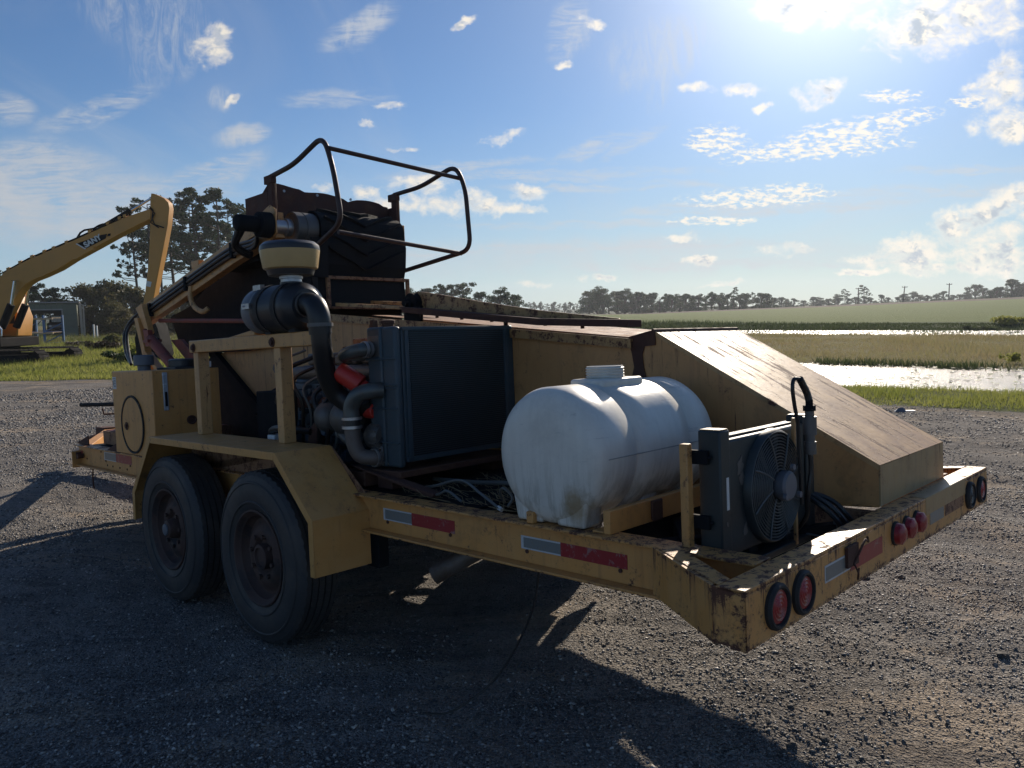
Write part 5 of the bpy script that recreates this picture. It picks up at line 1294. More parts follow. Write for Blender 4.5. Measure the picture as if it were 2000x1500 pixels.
g = G(); g.lathe((2.16, .50, 1.58), 'w', [(0, .03), (.02, .03), (.02, .036), (.035, .036), (.04, .02), (.04, .001)], 16); g.box(2.20, 2.23, .44, .47, 1.58, 1.62); g.build('radiator_cap', M['rust'], ra, .002)
g = G(); g.cyl((2.03, 1.20, 1.575), (2.03, 1.20, 1.605), .012, n=8); g.build('drain_cock', M['rust'], ra)
def pipe(P, r, nm, mat='pipe'):
    g = G(); g.tube(arc(P, 6), r, 14); return g.build(nm, M[mat], ra)
pipe([(2.18, .415, 1.475), (2.19, .36, 1.475), (2.24, .335, 1.465), (2.32, .345, 1.45), (2.40, .42, 1.44)], .034, 'upper_coolant_pipe')
for v in (.385, .362):
    g = G(); g.lathe((2.183, v, 1.475), 'v', [(0, .036), (0, .041), (.014, .041), (.014, .036)], 20, True); g.build('hose_clamp', M['steel'], ra)
pipe([(2.12, .415, 1.275), (2.14, .37, 1.275), (2.20, .33, 1.255), (2.24, .318, 1.20), (2.245, .318, 1.14)], .040, 'bent_coolant_pipe')
pipe([(2.245, .318, 1.15), (2.245, .318, 1.09)], .044, 'pipe_sleeve', 'hose')
for w in (1.135, 1.092):
    g = G(); g.lathe((2.245, .318, w), 'w', [(0, .045), (0, .050), (.014, .050), (.014, .045)], 20, True); g.build('hose_clamp', M['steel'], ra)
pipe([(2.245, .318, 1.10), (2.24, .32, 1.02), (2.22, .34, .96), (2.18, .38, .945), (2.16, .42, .945)], .038, 'lower_coolant_pipe', 'exhaust')
for v in (.378, .398):
    g = G(); g.lathe((2.165, v, .945), 'v', [(0, .040), (0, .046), (.012, .046), (.012, .040)], 20, True); g.build('hose_clamp', M['steel'], ra)
g = G(); g.box(1.98, 2.26, .40, 1.20, .855, .885); g.box(2.08, 2.20, .42, .50, .79, .855); g.box(2.08, 2.20, 1.1, 1.18, .79, .855); g.box(2.22, 2.40, .36, .46, .80, .87); g.prism([(2.30, .895), (2.34, .895), (1.74, .80), (1.70, .80), (1.70, .815)], 'v', .36, .42); g.build('radiator_mount', M['rust'], ra, .005)

# --- cables and dry grass on the deck
for i, P in enumerate([[(1.95, .50, .80), (1.75, .42, .84), (1.55, .40, .885), (1.40, .38, .84), (1.28, .36, .80)], [(2.1, .7, .80), (1.7, .62, .83), (1.35, .50, .875), (1.20, .42, .875), (1.1, .40, .85)],
                       [(1.35, .46, .80), (1.33, .42, .85), (1.29, .40, .876), (1.25, .41, .84), (1.27, .40, .80)], [(1.9, .44, .80), (1.7, .38, .81), (1.60, .36, .84), (1.52, .37, .80)]]):
    g = G(); g.tube(arc(P), .006 if i != 1 else .010, 8); g.build('loose_cable', M['wire'], T)
g = G(); g.cyl((1.29, .365, .802), (1.265, .36, .795), .009, n=8); g.build('cable_plug', M['sticker'], T)
g = G()
for i in range(240):
    a = rnd.uniform(1.1, 1.9); b = rnd.uniform(.34, .9); th = rnd.uniform(-1, 1); L = rnd.uniform(.03, .10)
    g.tube([(a, b, .787 + rnd.random() * .02), (a + L * math.cos(th), b + L * math.sin(th), .79 + rnd.random() * .04)], .0012, 3, caps=False)
tag(g.build('dry_straw', M['straw'], T), kind='stuff')
g = G(); P0, P1 = Vector((1.42, .62, .66)), Vector((1.72, .36, .445)); g.tube([tuple(P0), tuple(P1)], .043, 24, caps=False); g.tube([tuple(P1), tuple(P0)], .039, 24, caps=False); g.build('tail_pipe', M['exhaust'], T)
g = G(); g.tube(arc([(1.05, .35, .63), (1.10, .33, .40), (1.22, .25, .15), (1.35, .12, .02), (1.45, .05, .006)]), .0045, 6); g.build('hanging_wire', M['hose'], T)

# --- white poly tank
tk = empty('water_tank', (0, 0, 0)); tk.parent = T
UC, WC, RT = 0.940, 1.046, 0.257
prof = [(0.256, .001), (0.257, .10), (0.262, .175), (0.274, .222), (0.294, .246), (0.320, RT)]
prof += [(.49, RT), (.496, RT - .009), (.505, RT - .011), (.514, RT - .009), (.52, RT), (.63, RT + .001), (.80, RT), (.86, RT), (.866, RT - .009), (.875, RT - .011), (.884, RT - .009), (.89, RT)]
prof += [(1.03, RT), (1.056, .246), (1.076, .222), (1.088, .175), (1.093, .10), (1.094, .001)]
g = G(); g.lathe((UC, 0, WC), 'v', prof, 72); g.build('tank_body', M['tank'], tk, angle=60)
g = G(); g.lathe((UC, 0, WC), 'v', [(.300, .2725), (.3245, .2858), (1.0, .2862), (1.025, .2725)], 4)
g.v = []; g.f = []; g.mi = []
for s in (1, -1):
    g.box(UC + s * (RT + .0002) - .0018, UC + s * (RT + .0002) + .0018, .325, 1.03, WC - .0018, WC + .0018)
g.build('mould_seam', M['seam'], tk)
for v0 in (.285, .64, .93):
    for s in (1, -1):
        g = G(); a0, a1 = sorted((UC + s * .035, UC + s * .165)); g.prism([(a0, WT + .003), (a1, WT + .003), (a1 + (.02 if s > 0 else 0), WC - .15), (a0 - (.02 if s < 0 else 0), WC - .15)], 'v', v0, v0 + (.10 if v0 < .9 else .07)); g.build('tank_foot', M['tank'], tk, .012, 3)
g = G(); g.lathe((UC, .645, 0), 'w', [(1.33, .10), (1.33, .178), (1.347, .180), (1.372, .178), (1.376, .17), (1.376, .10)], 8)
g.v = []; g.f = []; g.mi = []
g.box(UC - .085, UC + .085, .53, .80, 1.275, 1.318); g.build('filler_pad', M['tank'], tk, .014, 3)
g = G(); pr = [(1.312, .05), (1.314, .076)]
for k in range(4): pr += [(1.320 + k * .011, .073), (1.323 + k * .011, .0775), (1.326 + k * .011, .0775), (1.329 + k * .011, .073)]
pr += [(1.366, .074), (1.367, .067), (1.335, .066), (1.325, .065)]
g.lathe((UC, .655, 0), 'w', pr, 36); g.build('filler_neck', M['amber'] if False else M['tank'], tk, angle=50)
g = G(); g.box(1.0, 1.035, .262, .285, WT + .001, WT + .045); g.build('hold_down_block', M['yellow'], T, .003)
g = G(); g.box(.66, .69, .29, 1.215, WT, .872); g.box(.69, .74, .29, 1.215, WT, WT + .008); g.build('tank_cradle_angle', M['yellow'], T, .003)
g = G(); g.prism([(.646, .79), (.646, .87), (.657, .87), (.657, .80)], 'v', .53, .60); g.build('rusty_bracket', M['rust'], T, .008)

# --- oil cooler with fan
oc_ = empty('oil_cooler', (0, 0, 0)); oc_.parent = T
for q in ((.352, .416, 1.163), (.985, 1.049, 1.155)):
    g = G(); g.box(.262, .342, q[0], q[1], .715, q[2]); g.build('header_tank', M['cooler'], oc_, .006)
for q in ((.3575, .411, 1.1632), (.99, 1.044, 1.1552)):
    g = G(); g.box(.266, .338, q[0], q[1], q[2], q[2] + .003); g.build('header_top', M['tail'], oc_, .001)
g = G(); g.box(.300, .340, .417, .984, .730, 1.135); g.build('cooler_core', M['radcore'], oc_, .003)
g = G(); g.box(.270, .299, .417, .984, .745, 1.128); g.build('fan_shroud', M['cooler'], oc_, .01, 3)
FC = (0.705, 0.937); FR = .190
g = G(); g.lathe((.270, FC[0], FC[1]), 'u', [(0, FR + .010), (-.020, FR + .006), (-.026, FR), (-.020, FR - .005), (-.002, FR - .004)], 48); g.build('fan_ring', M['cooler'], oc_)
for k in range(13):
    r = .060 + k * (FR - .062) / 12
    P = [(.245 - .010 * math.cos((r / FR) * 1.5), FC[0] + r * math.cos(a), FC[1] + r * math.sin(a)) for a in [2 * math.pi * q / 40 for q in range(40)]]
    g = G(); g.tube(P, .0021, 5, True); g.build('guard_wire', M['wire'], oc_)
for k in range(8):
    a = 2 * math.pi * k / 8 + .2; P = [(.237, FC[0] + r * math.cos(a + (r - .05) * 1.2), FC[1] + r * math.sin(a + (r - .05) * 1.2)) for r in (.05, .09, .13, .16, FR)]
    g = G(); g.tube(P, .0032, 5); g.build('guard_spoke', M['wire'], oc_)
g = G()
for k in range(8):
    a = 2 * math.pi * k / 8
    ca, sa = math.cos(a), math.sin(a); cb, sb = math.cos(a + .42), math.sin(a + .42)
    g.hexa([(.2545, FC[0] + .05 * ca, FC[1] + .05 * sa), (.2545, FC[0] + .175 * ca, FC[1] + .175 * sa), (.265, FC[0] + .175 * cb, FC[1] + .175 * sb), (.265, FC[0] + .05 * cb, FC[1] + .05 * sb)],
           [(.2555, FC[0] + .05 * ca, FC[1] + .05 * sa), (.2555, FC[0] + .175 * ca, FC[1] + .175 * sa), (.2662, FC[0] + .175 * cb, FC[1] + .175 * sb), (.2662, FC[0] + .05 * cb, FC[1] + .05 * sb)])
g.build('fan_blades', M['black'], oc_)
g = G(); g.lathe((.252, FC[0] + .02, FC[1]), 'u', [(0, .045), (-.015, .052), (-.040, .052), (-.048, .044), (-.050, .001)], 32)
for a in (1.5, 3.6, 5.7): g.cyl((.205, FC[0] + .02 + .062 * math.cos(a), FC[1] + .066 * math.sin(a)), (.193, FC[0] + .02 + .062 * math.cos(a), FC[1] + .066 * math.sin(a)), .011, n=10)
g.build('fan_motor', M['plastic_grey'], oc_, angle=40)
g = G(); g.box(.2605, .262, .385, .400, .905, 1.01); g.build('rating_label', M['sticker'], oc_)
for (v0, w0, s_) in ((.49, 1.035, .030), (.50, .99, .022), (.515, .82, .02), (.385, .86, .008)):
    g = G(); pts = []
    for q in range(11): a = 2 * math.pi * q / 11; rr = s_ * rnd.uniform(.45, 1.1); pts.append((v0 + rr * math.cos(a), w0 + rr * 1.3 * math.sin(a)))
    uu = .2695 if v0 > .45 else .2615
    g.prism(pts, 'u', uu - .0012, uu + .001); g.build('peeled_patch', M['alu'], oc_)
g = G(); g.box(.352, .382, .302, .334, WT - .01, 1.122); g.build('cooler_post', M['beam'], T, .004)
for w in (1.055, .845):
    g = G(); g.box(.30, .365, .334, .352, w, w + .045); g.cyl((.32, .345, w + .022), (.29, .345, w + .022), .007, n=8); g.build('cooler_bracket', M['black'], T, .003)
g = G(); g.box(.30, .35, .60, .66, .60, .74); g.box(.28, .36, .84, .92, .60, .74); g.box(.25, .36, .35, 1.08, .69, .715); g.build('cooler_foot', M['cooler'], T, .004)
# valve and hoses beside the fan
vl = empty('hose_valve', (0, 0, 0)); vl.parent = T
g = G(); u_ = .20
g.cyl((u_, .875, 1.03), (u_, .875, 1.075), .021); g.cyl((u_, .875, 1.075), (u_, .875, 1.11), .017); g.cyl((u_, .875, 1.10), (u_, .875, 1.165), .024); g.cyl((u_, .875, 1.165), (u_, .875, 1.19), .016); g.build('valve_body', M['alu'], vl)
g = G(); g.cyl((u_, .875, 1.185), (u_, .875, 1.205), .022, n=6); g.cyl((u_, .875, 1.205), (u_, .875, 1.225), .013); g.build('swivel_fitting', M['black'], vl)
g = G(); g.tube(arc([(u_, .875, 1.22), (u_ + .005, .868, 1.25), (u_ + .01, .845, 1.283), (u_ + .01, .825, 1.302)]), .013, 10); g.build('thick_hose', M['hose'], vl)
g = G(); g.tube(arc([(u_ + .01, .825, 1.302), (u_ + .02, .80, 1.302), (u_ + .02, .787, 1.27), (u_ + .02, .80, 1.21), (u_ + .02, .825, 1.13), (u_ + .02, .832, 1.0), (u_ + .02, .84, .85)]), .007, 8); g.build('thin_hose', M['hose'], vl)
g = G(); g.tube(arc([(u_, .875, 1.03), (u_, .878, .97), (u_ + .01, .87, .88), (u_ + .03, .90, .80), (u_ + .1, .95, .72), (u_ + .2, 1.05, .64)]), .009, 8); g.build('drop_hose', M['hose'], vl)
for i in range(3):
    g = G(); g.tube(arc([(.30, 1.0 + .02 * i, .86), (.22, .98 + .05 * i, .83), (.17, 1.0 + .05 * i, .78), (.14, 1.04 + .05 * i, .70), (.16, 1.08 + .05 * i, .62)]), .010, 8); g.build('rubber_hose', M['hose'], vl)
g = G(); g.tube(arc([(.30, .95, .72), (.20, .98, .705), (.12, 1.0, .66)]), .004, 6); g.box(.165, .175, 1.0, 1.03, .755, .775); g.tube(arc([(.17, 1.015, .755), (.165, 1.02, .72), (.17, 1.04, .68)]), .002, 5); g.build('plug_wire', M['wire'], vl)
g = G(); g.box(.245, .258, .848, .862, .70, 1.16); g.build('valve_stay', M['post'], vl, .002)

# ================================================================== EXCAVATOR
M['ex_yellow'] = simple('digger_paint', (0.55, 0.255, 0.045), 0.45, 0, 0.12, 1.2, 0, dirt=(0.30, 0.17, 0.04), dirt_amt=0.3)
M['ex_dark'] = simple('digger_dark', (0.013, 0.013, 0.014), 0.9, 0.0, 0.3, 3, 0.1, spec=0.1, dirt=(0.03, 0.026, 0.022), dirt_amt=0.4)
M['chrome'] = simple('chrome_rod', (0.6, 0.62, 0.64), 0.2, 0.9, 0.1, 5)
EY = 29.0
X = empty('excavator', tuple(P2W(-30, 713, EY).xy) + (float(ground_z(P2W(-30, 713, EY).x, EY, False)),))
tag(X, 'yellow tracked excavator parked on the grass with its long boom bent over the lot', 'excavator')
bpy.context.view_layer.update()
XI = X.matrix_world.inverted()
def ex(pix, y0, y1, name, mat, parent=X, bevel=.02, label=None):
    """plate cut to an outline seen square on, with its true thickness from y0 to y1"""
    g = G(False); P = [P2W(a, b, EY) for a, b in pix]
    lo = [tuple(XI @ Vector((p.x, EY + y0, p.z))) for p in P]; hi = [tuple(XI @ Vector((p.x, EY + y1, p.z))) for p in P]
    n = len(P); b = g.addv(lo + hi); g.face([b + i for i in range(n)]); g.face([b + n + i for i in reversed(range(n))])
    for i in range(n): j = (i + 1) % n; g.face([b + i, b + j, b + n + j, b + n + i])
    return g.build(name, M[mat], parent, bevel, label=label)
def exr(pix, r, name, mat, y=0.0, parent=X, n=12):
    g = G(False); P = [tuple(XI @ Vector((P2W(a, b, EY).x, EY + y, P2W(a, b, EY).z))) for a, b in pix]
    g.tube(P, r, n); return g.build(name, M[mat], parent)
boom = ex([(-60, 690), (-58, 640), (-30, 588), (0, 551), (15, 533), (60, 509), (105, 490), (156, 468), (205, 446), (255, 424), (300, 409), (300, 429), (245, 456), (189, 487), (150, 508), (120, 527), (92, 540), (69, 549), (57, 557), (45, 570), (27, 606), (8, 636), (-20, 668), (-38, 690)], -.24, .24, 'boom', 'ex_yellow')
stick = ex([(300, 379), (306, 380), (324, 388), (333, 397), (335, 408), (332, 440), (321, 498), (311, 548), (305, 580), (299, 610), (289, 612), (284, 596), (288, 572), (294, 520), (297, 470), (298, 425), (298, 392)], -.20, .20, 'stick', 'ex_yellow')
ex([(291, 606), (300, 604), (318, 640), (330, 690), (322, 712), (300, 716), (278, 700), (274, 660)], -.45, .45, 'bucket', 'ex_dark')
exr([(195, 447), (256, 411)], .095, 'stick_cylinder', 'ex_dark'); exr([(256, 411), (301, 384)], .045, 'stick_cylinder_rod', 'chrome')
for s in (-.42, .42):
    exr([(18, 640), (36, 595)], .13, 'boom_cylinder', 'ex_dark', s); exr([(36, 597), (43, 549)], .055, 'boom_cylinder_rod', 'chrome', s); exr([(43, 549), (43, 549.5)], .12, 'cylinder_eye', 'ex_dark', s)
# pipes clipped along the top of the boom
for k in range(2):
    exr([(10, 534 - k), (60, 506 - k), (156, 465 - k), (200, 445 - k), (255, 420 - k)], .028, 'boom_pipe', 'ex_dark', -.16 + .2 * k)
for px, py in ((22, 527), (45, 514), (68, 503), (92, 493), (110, 486), (135, 475), (180, 454), (215, 438), (238, 428), (248, 424)):
    ex([(px - 3, py - 3), (px + 3, py - 5), (px + 3.5, py + 1), (px - 2, py + 3)], -.22, .10, 'pipe_clip', 'ex_yellow', bevel=.01)
exr([(152, 468), (160, 455), (168, 450), (186, 447), (196, 441), (205, 438)], .035, 'boom_hose', 'ex_dark', -.1)
exr([(298, 405), (305, 412), (303, 428), (308, 440), (326, 446)], .022, 'stick_hose', 'ex_dark', -.25); exr([(299, 408), (308, 418), (300, 436), (316, 446)], .022, 'stick_hose', 'ex_dark', -.25)
ex([(150, 506), (189, 482), (191, 488), (156, 508)], -.30, -.10, 'boom_step', 'ex_yellow', bevel=.01)
ex([(292, 549), (301, 551), (299, 561), (290, 559)], -.215, -.20, 'yellow_sticker', 'sticker', stick, 0)
# name plate on the boom with its lettering
ex([(157, 477), (205, 460), (216, 458), (213, 467), (176, 486)], -.252, -.242, 'decal_panel', 'ex_dark', boom, 0)
ex([(155, 477.5), (158, 476.5), (175.5, 487), (173, 488)], -.256, -.251, 'decal_stripe', 'sticker', boom, 0)
ex([(218, 458), (223, 457), (222, 462), (216, 463)], -.256, -.242, 'decal_stripe', 'ex_dark', boom, 0)
def text3d(body, loc, rot, size, mat, name, parent):
    cu = bpy.data.curves.new('lettering', 'FONT'); cu.body = body; cu.size = size; cu.extrude = .004; cu.offset = .012; cu.align_x = 'CENTER'; cu.align_y = 'CENTER'
    o = bpy.data.objects.new('tmp', cu); col.objects.link(o); bpy.context.view_layer.update()
    me = bpy.data.meshes.new_from_object(o.evaluated_get(bpy.context.evaluated_depsgraph_get())); bpy.data.objects.remove(o)
    me.materials.clear(); me.materials.append(mat)
    r = bpy.data.objects.new(name, me); col.objects.link(r); r.parent = parent; r.matrix_local = Matrix.Translation(loc) @ rot
    return r
pc = XI @ P2W(188, 472.3, EY); 
text3d('SANY', (pc.x, pc.y - .262, pc.z), Matrix.Rotation(-math.radians(27), 4, 'Y') @ Matrix.Rotation(math.radians(90), 4, 'X') @ Matrix.Identity(4), .27, M['sticker'], 'lettering', boom)
# tracks
def track(y0, name):
    e = empty(name, (0, y0, 0)); e.parent = X
    zb = (XI @ P2W(60, 714, EY)).z; zt = (XI @ P2W(60, 683, EY)).z; xr = (XI @ P2W(110, 698, EY)).x; xl = xr - 4.3
    r = (zt - zb) / 2; zc = (zt + zb) / 2; path = []
    for k in range(13): a = math.pi / 2 - math.pi * k / 12; path.append((xr - r + r * math.cos(a), zc + r * math.sin(a)))
    for k in range(13): a = -math.pi / 2 - math.pi * k / 12; path.append((xl + r + r * math.cos(a), zc + r * math.sin(a)))
    path.append(path[0]); P = [Vector(p) for p in path]; L = [0]
    for i in range(len(P) - 1): L.append(L[-1] + (P[i + 1] - P[i]).length)
    g = G(False); N = 52
    first = None
    for k in range(N):
        s = L[-1] * k / N; i = max(j for j in range(len(L)) if L[j] <= s + 1e-9); i = min(i, len(P) - 2); f = (s - L[i]) / (L[i + 1] - L[i] + 1e-9); p = P[i].lerp(P[i + 1], f); d = (P[i + 1] - P[i]).normalized()
        if first is None:
            gg = G(False); gg.box(-.072, .072, -.30, .30, -.015, .015); gg.box(-.06, -.035, -.30, .30, .015, .05); o = gg.build('track_shoe', M['ex_dark'], e); first = o
        else:
            o = first.copy(); col.objects.link(o)
            o.parent = e
        o.location = (p.x, 0, p.y); o.rotation_euler = (0, -math.atan2(d.y, d.x), 0)
        o.scale = (L[-1] / N / .155, 1, 1)
    g = G(False); g.box(xl + .5, xr - .5, -.18, .18, zc - .18, zc + .14)
    g.build('track_frame', M['ex_dark'], e, .02)
    for k in range(7):
        g = G(False); x_ = xl + .7 + k * (xr - xl - 1.4) / 6; g.cyl((x_, -.22, zb + .16), (x_, .22, zb + .16), .11, n=16); g.build('track_roller', M['ex_dark'], e)
    for x_ in (xl + r, xr - r):
        g = G(False); g.cyl((x_, -.12, zc), (x_, .12, zc), r * .82, n=24); g.build('idler_wheel', M['ex_dark'], e)
track(-.75, 'track'); track(1.5, 'track')
cz = (XI @ P2W(0, 683, EY)).z
g = G(False); x1 = (XI @ P2W(34, 690, EY)).x; g.box(x1 - 2.2, x1 - .6, -.4, 1.2, cz - .25, cz + .1); g.build('slew_base', M['ex_dark'], X, .03)
g = G(False); x2 = (XI @ P2W(25, 690, EY)).x; g.box(x2 - 3.9, x2, -1.0, 1.7, cz + .1, cz + .45); g.build('house_base', M['ex_dark'], X, .04)
g = G(False); g.box(x2 - 3.9, x2 - 1.2, -1.0, -.15, cz + .45, cz + 1.25); g.box(x2 - 3.9, x2 - 1.6, -.15, 1.7, cz + .45, cz + 1.35); g.build('engine_house', M['ex_yellow'], X, .05)
g = G(False); g.prism([(x2 - 1.15, cz + .45), (x2 - .2, cz + .45), (x2 - .1, cz + 1.2), (x2 - .35, cz + 2.0), (x2 - 1.15, cz + 2.0)], 'v', .65, 1.6); g.build('cab', M['ex_yellow'], X, .05)
g = G(False); g.prism([(x2 - 1.05, cz + .95), (x2 - .28, cz + .95), (x2 - .22, cz + 1.2), (x2 - .42, cz + 1.9), (x2 - 1.05, cz + 1.9)], 'v', .63, .65); g.build('cab_window', M['ex_dark'], X)
g = G(False); g.box(x2 - .9, x2 + .02, -1.02, -.6, cz + .12, cz + .55); g.build('tool_box', M['ex_dark'], X, .03)
g = G(False); g.box(x2 - .75, x2 - .25, -1.035, -1.02, cz + .32, cz + .42); g.build('front_label', M['glass'], X)
exr([(8, 610), (34, 643), (34, 655)], .03, 'hand_rail', 'chrome', -.9); exr([(29, 655), (32, 676)], .03, 'hand_rail', 'ex_dark', -.9)

# ================================================================== SHED
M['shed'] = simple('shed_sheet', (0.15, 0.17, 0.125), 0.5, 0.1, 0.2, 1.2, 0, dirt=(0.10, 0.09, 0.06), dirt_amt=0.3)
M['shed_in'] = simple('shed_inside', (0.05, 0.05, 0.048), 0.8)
M['shed_trim'] = simple('shed_trim', (0.45, 0.36, 0.27), 0.6, 0, 0.25, 2)
M['roof'] = simple('roof_sheet', (0.28, 0.27, 0.26), 0.45, 0.3, 0.2, 2, 0, dirt=(0.2, 0.12, 0.08), dirt_amt=0.4)
SY = 70.0
def sx(px): return P2W(px, 620, SY).x
def sz(py, px=100): return P2W(px, py, SY).z
sh = empty('metal_shed', (sx(100), SY, float(ground_z(sx(100), SY, False))))
tag(sh, 'open fronted green metal shed at the tree line behind the excavator', 'shed')
bpy.context.view_layer.update(); SI = sh.matrix_world.inverted()
def sbox(name, x0, x1, y0, y1, z0, z1, mat, bevel=0, parent=sh):
    g = G(False); a = SI @ Vector((x0, y0, z0)); b = SI @ Vector((x1, y1, z1)); g.box(a.x, b.x, a.y, b.y, a.z, b.z); return g.build(name, M[mat], parent, bevel)
zr = sz(590); zo = sz(604); zg = 0.0; xl, xa, xb, xr = sx(-60), sx(58), sx(127), sx(151)
n = 7
for k in range(n):     # ribbed sheets right of the doorway
    a = xb + (xr - xb) * k / n; sbox('wall_sheet', a, a + (xr - xb) / n - .03, SY, SY + .05, zg, zr - .12, 'shed'); 
    sbox('sheet_rib', a + (xr - xb) / n - .05, a + (xr - xb) / n + .0, SY - .035, SY - .001, zg, zr - .12, 'shed')
n = 20
for k in range(n):
    a = xl + (xb - xl) * k / n; sbox('header_sheet', a, a + (xb - xl) / n - .02, SY, SY + .05, zo, zr - .12, 'shed')
sbox('door_lintel', xa - .1, xb, SY - .04, SY - .002, zo - .10, zo + .02, 'roof'); sbox('door_post', xb - .10, xb - .0, SY - .04, SY - .002, zg, zo - .11, 'roof')
n = 12
for k in range(n):
    a = xl + (sx(34) - xl) * k / n; sbox('wall_sheet', a, a + (sx(34) - xl) / n - .03, SY, SY + .05, zg, zo, 'shed')
sbox('roof', xl - .2, xr + .25, SY - .25, SY + 8.2, zr - .11, zr, 'roof', .02)
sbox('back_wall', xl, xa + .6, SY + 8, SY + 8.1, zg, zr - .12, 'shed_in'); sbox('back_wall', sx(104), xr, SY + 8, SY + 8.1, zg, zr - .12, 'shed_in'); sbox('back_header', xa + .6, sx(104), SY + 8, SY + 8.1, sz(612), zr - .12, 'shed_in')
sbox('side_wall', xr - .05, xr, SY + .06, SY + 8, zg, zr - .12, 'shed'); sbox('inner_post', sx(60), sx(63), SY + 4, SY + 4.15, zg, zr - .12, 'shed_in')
# two pale trim boards leaning at the right end
for a0, a1, b0 in ((149, 154, 155), (156, 158.5, 159)):
    g = G(False); p = [SI @ P2W(a0, 592 + (a0 - 149) * .3, SY - .3), SI @ P2W(a1, 593 + (a0 - 149) * .3, SY - .3), SI @ P2W(b0 + 4, 660, SY - .3), SI @ P2W(b0, 660, SY - .3)]
    g.hexa([tuple(q) for q in p], [(q.x, q.y + .12, q.z) for q in p]); g.build('trim_board', M['shed_trim'], sh)
_pv = Vector((sx(151), SY, 0)); _rot = Matrix.Translation(_pv) @ Matrix.Rotation(math.radians(28), 4, 'Z') @ Matrix.Translation(-_pv)
sh.matrix_world = _rot @ sh.matrix_world
# vehicle inside the shed
vx = sx(114); ve = empty('parked_truck', (vx - 1.2, SY + 2.2, 0.05), math.radians(28)); tag(ve, 'dark truck parked inside the metal shed', 'truck')
g = G(False); g.box(-.9, .9, -2.2, 2.2, .55, 1.15); g.build('body', M['ex_dark'], ve, .08)
g = G(False); g.prism([(-.82, 1.15), (.82, 1.15), (.68, 1.85), (-.68, 1.85)], 'v', -.6, 1.2); g.tr = False; g.build('cab', M['ex_dark'], ve, .06)
g = G(False); g.box(-.6, .6, -.62, -.605, 1.22, 1.75); g.build('windscreen', M['glass'], ve)
g = G(False); g.box(-.85, .85, -2.24, -2.2, .75, .98); g.build('grille', M['alu'], ve)
for sx_ in (-.65, .65):
    g = G(False); g.cyl((sx_, -2.26, .88), (sx_, -2.22, .88), .10, n=16); g.build('headlight', M['glass'], ve)
    for sy_ in (-1.4, 1.4):
        g = G(False); g.cyl((sx_ * 1.3 - .1, sy_, .38), (sx_ * 1.3 + .1, sy_, .38), .38, n=20); g.build('wheel', M['rubber'], ve)
# pallet rack
M['blue'] = simple('rack_blue', (0.05, 0.13, 0.28), 0.5, 0, 0.2, 3); M['board'] = simple('shelf_board', (0.42, 0.30, 0.18), 0.7, 0, 0.25, 3)
RY = 46.0
rk = empty('pallet_rack', (P2W(75, 670, RY).x, RY, 0.0)); tag(rk, 'blue steel pallet rack with two board shelves in the weeds before the shed', 'rack')
rx = lambda px: P2W(px, 640, RY).x - P2W(75, 670, RY).x
zz = lambda py: P2W(75, py, RY).z
for px, dy in ((36, 0), (49, 1.1), (86, 0), (102, 1.1)):
    g = G(False); g.box(rx(px) - .05, rx(px) + .05, dy - .05, dy + .05, 0, zz(616)); g.build('upright', M['blue'], rk)
for a, b in ((36, 49), (86, 102)):
    for z0 in (.2, .85):
        g = G(False); g.tube([(rx(a), 0, z0), (rx(b), 1.1, z0 + .5)], .03, 6); g.tube([(rx(a), 0, z0 + .0), (rx(b), 1.1, z0)], .025, 6); g.build('frame_brace', M['blue'], rk)
for py in (623, 651):
    g = G(False); g.box(rx(33), rx(104), -.07, -.01, zz(py) - .05, zz(py) + .03); g.build('shelf_beam', M['board'], rk)
    for k in range(3):
        g = G(False); g.box(rx(36), rx(102), .02 + k * .37, .36 + k * .37, zz(py) + .031, zz(py) + .06); g.build('shelf_board', M['board'], rk)
# dry brush heaps and bushes in the weeds
def bush(px, py, Y, w, h, mat, label, n=1600, size=.10):
    p = P2W(px, py, Y); z0 = float(ground_z(p.x, Y, False)); cen = []; rad = []
    for i in range(9): cen.append((rnd.uniform(-.5, .5) * w, rnd.uniform(-.4, .4) * w, rnd.uniform(.2, .6) * h)); rad.append(rnd.uniform(.16, .3) * w)
    me = leaves_mesh('shrub_leaves', cen, rad, n, size, M[mat], .75 * h / w * 1.4); o = bpy.data.objects.new('shrub', me); col.objects.link(o); o.location = (p.x, Y, z0)
    return tag(o, label, 'shrub')
bush(190, 668, 38, 1.3, .55, 'brush', 'dark brown heap of dry brush in the weeds left of the trailer')
bush(212, 662, 42, 1.2, .9, 'weed', 'yellow green bush just behind the dark brush heap')
bush(150, 664, 42, 1.1, .45, 'brush', 'low brown brush below the right end of the shed')
bush(240, 700, 29, 1.2, .45, 'leaf_dark', 'low dark green weeds right of the excavator track', 1500, .05)
bush(265, 690, 31, 1.2, .8, 'grass', 'leafy green shrub beside the front of the trailer', 1500, .05)
bush(1972, 628, 58, 2.2, .8, 'grass', 'leafy green shrub on the pond bank at the right picture edge', 1600, .09)
bush(1912, 634, 56, 1.6, .4, 'reed', 'low dark shrub on the pond bank near the right edge', 1200, .08)
bush(1972, 700, 25, .5, .5, 'grass', 'single leafy sapling in the marsh near the right edge', 500, .04)
# two short white posts by the thicket
for i, px in enumerate((184, 190)):
    p = P2W(px, 655, 60); g = G(False); g.box(-.05, .05, -.05, .05, 0, 1.05 - .1 * i); o = g.build('marker_post', M['sticker'], None, .01); o.location = (p.x, 60, 0.05)
    tag(o, ['left of the two short white posts before the thicket', 'right of the two short white posts before the thicket'][i], 'post')
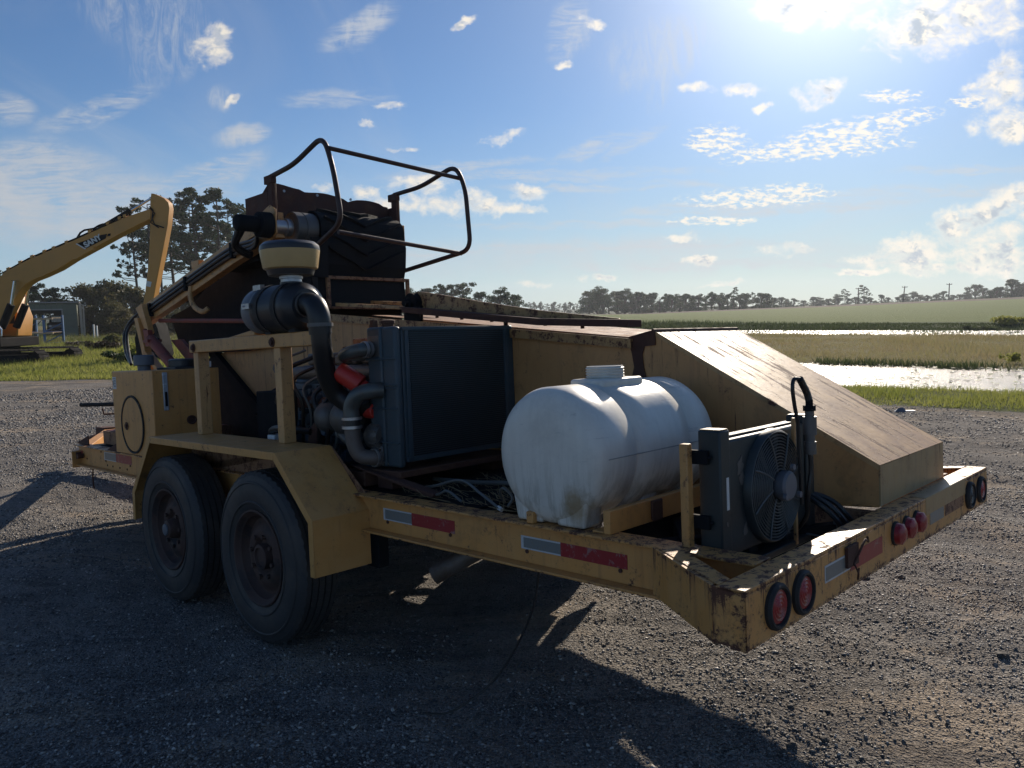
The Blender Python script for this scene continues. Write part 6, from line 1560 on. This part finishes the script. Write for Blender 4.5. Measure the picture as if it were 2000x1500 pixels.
# utility poles
M['pole'] = simple('pole_wood', (0.12, 0.10, 0.085), 0.8, 0, 0.2, 1)
for px, top, bot, lean, arm, lb in ((1676, 562, 592, 0, 1, 'utility pole between the two tall thin trees on the skyline'), (1763, 559, 588, .6, 1, 'leaning utility pole in the middle of the right skyline'), (1853, 553, 590, 0, 1, 'tallest utility pole on the right skyline')):
    Y = 262.0; a = P2W(px, bot, Y); b = P2W(px, top, Y); e = empty('utility_pole', (a.x, Y, a.z - 1.0)); tag(e, lb, 'utility pole')
    g = G(False); H = b.z - a.z + 1.0; g.tube([(0, 0, 0), (lean, 0, H)], [.22, .15], 8); g.build('pole', M['pole'], e)
    g = G(False); g.box(lean * .93 - .9, lean * .93 + .9, -.1, .1, H * .93, H * .93 + .18); g.build('crossarm', M['pole'], e)
    for q in (-.8, 0, .8):
        g = G(False); g.cyl((lean * .93 + q, 0, H * .93 + .18), (lean * .93 + q, 0, H * .93 + .42), .07, n=8); g.build('insulator', M['wire'], e)
# litter on the gravel
p = P2W(1765, 803, 11.9); lt = empty('litter', (p.x, 11.9, float(ground_z(p.x, 11.9)))); tag(lt, 'crumpled white plastic litter on the gravel near the grass strip', 'litter')
g = G(False); P = []
for k in range(9):
    a = k * .7; P.append((.15 * math.cos(a) * rnd.uniform(.5, 1.1), .07 * math.sin(a), 0.0))
b = g.addv([(-.16, -.05, 0), (-.05, -.07, .0), (.02, -.05, .0), (.02, .06, .0), (-.12, .07, 0), (-.10, -.02, .05), (-.03, -.01, .065), (.015, .01, .045), (-.07, .04, .04)])
for f in ((0, 1, 5), (1, 6, 5), (1, 2, 6), (2, 7, 6), (2, 3, 7), (3, 8, 7), (3, 4, 8), (4, 5, 8), (4, 0, 5), (5, 6, 8), (6, 7, 8), (0, 4, 3, 2, 1)): g.face([b + i for i in f])
g.build('crumpled_part', M['plastic_grey'], lt)
g = G(False); g.box(.0, .17, -.04, .05, .002, .012); g.build('flat_part', M['sticker'], lt, .003)
# clods thrown up near the camera
CLOD = ['dark earth clod standing above the larger hollow at the bottom edge', 'clod in the larger hollow at the bottom edge', 'clod just right of the larger hollow', 'clod left of the larger hollow at the bottom', 'smallest clod left of the upper hollow', 'left of two clods right of the bumper', 'right of two clods right of the bumper', 'lone clod near the right picture edge']
M['clod'] = simple('earth_clod', (0.07, 0.062, 0.055), 0.9, 0, 0.4, 30, 0.4)
for i, (px, py, s_) in enumerate(((1545, 1395, .014), (1548, 1465, .020), (1610, 1455, .018), (1530, 1475, .014), (1500, 1425, .010), (1690, 1135, .025), (1760, 1130, .022), (1960, 1290, .03))):
    d = CW @ Vector(((px - 1000) / 1526.94, (750 - py) / 1526.94, -1)); q = -CAM_Z / d.z; x_, y_ = d.x * q, d.y * q
    g = G(False); cs_ = []
    bm = bmesh.new(); bmesh.ops.create_icosphere(bm, subdivisions=2, radius=s_)
    for v in bm.verts: v.co *= rnd.uniform(.75, 1.2); v.co.z *= .6
    me = bpy.data.meshes.new('earth_clod'); bm.to_mesh(me); bm.free(); me.materials.append(M['clod'])
    o = bpy.data.objects.new('earth_clod', me); col.objects.link(o); o.location = (x_, y_, float(ground_z(x_, y_)) + s_ * .2)
    tag(o, CLOD[i], 'clod', 'earth clods on the gravel')
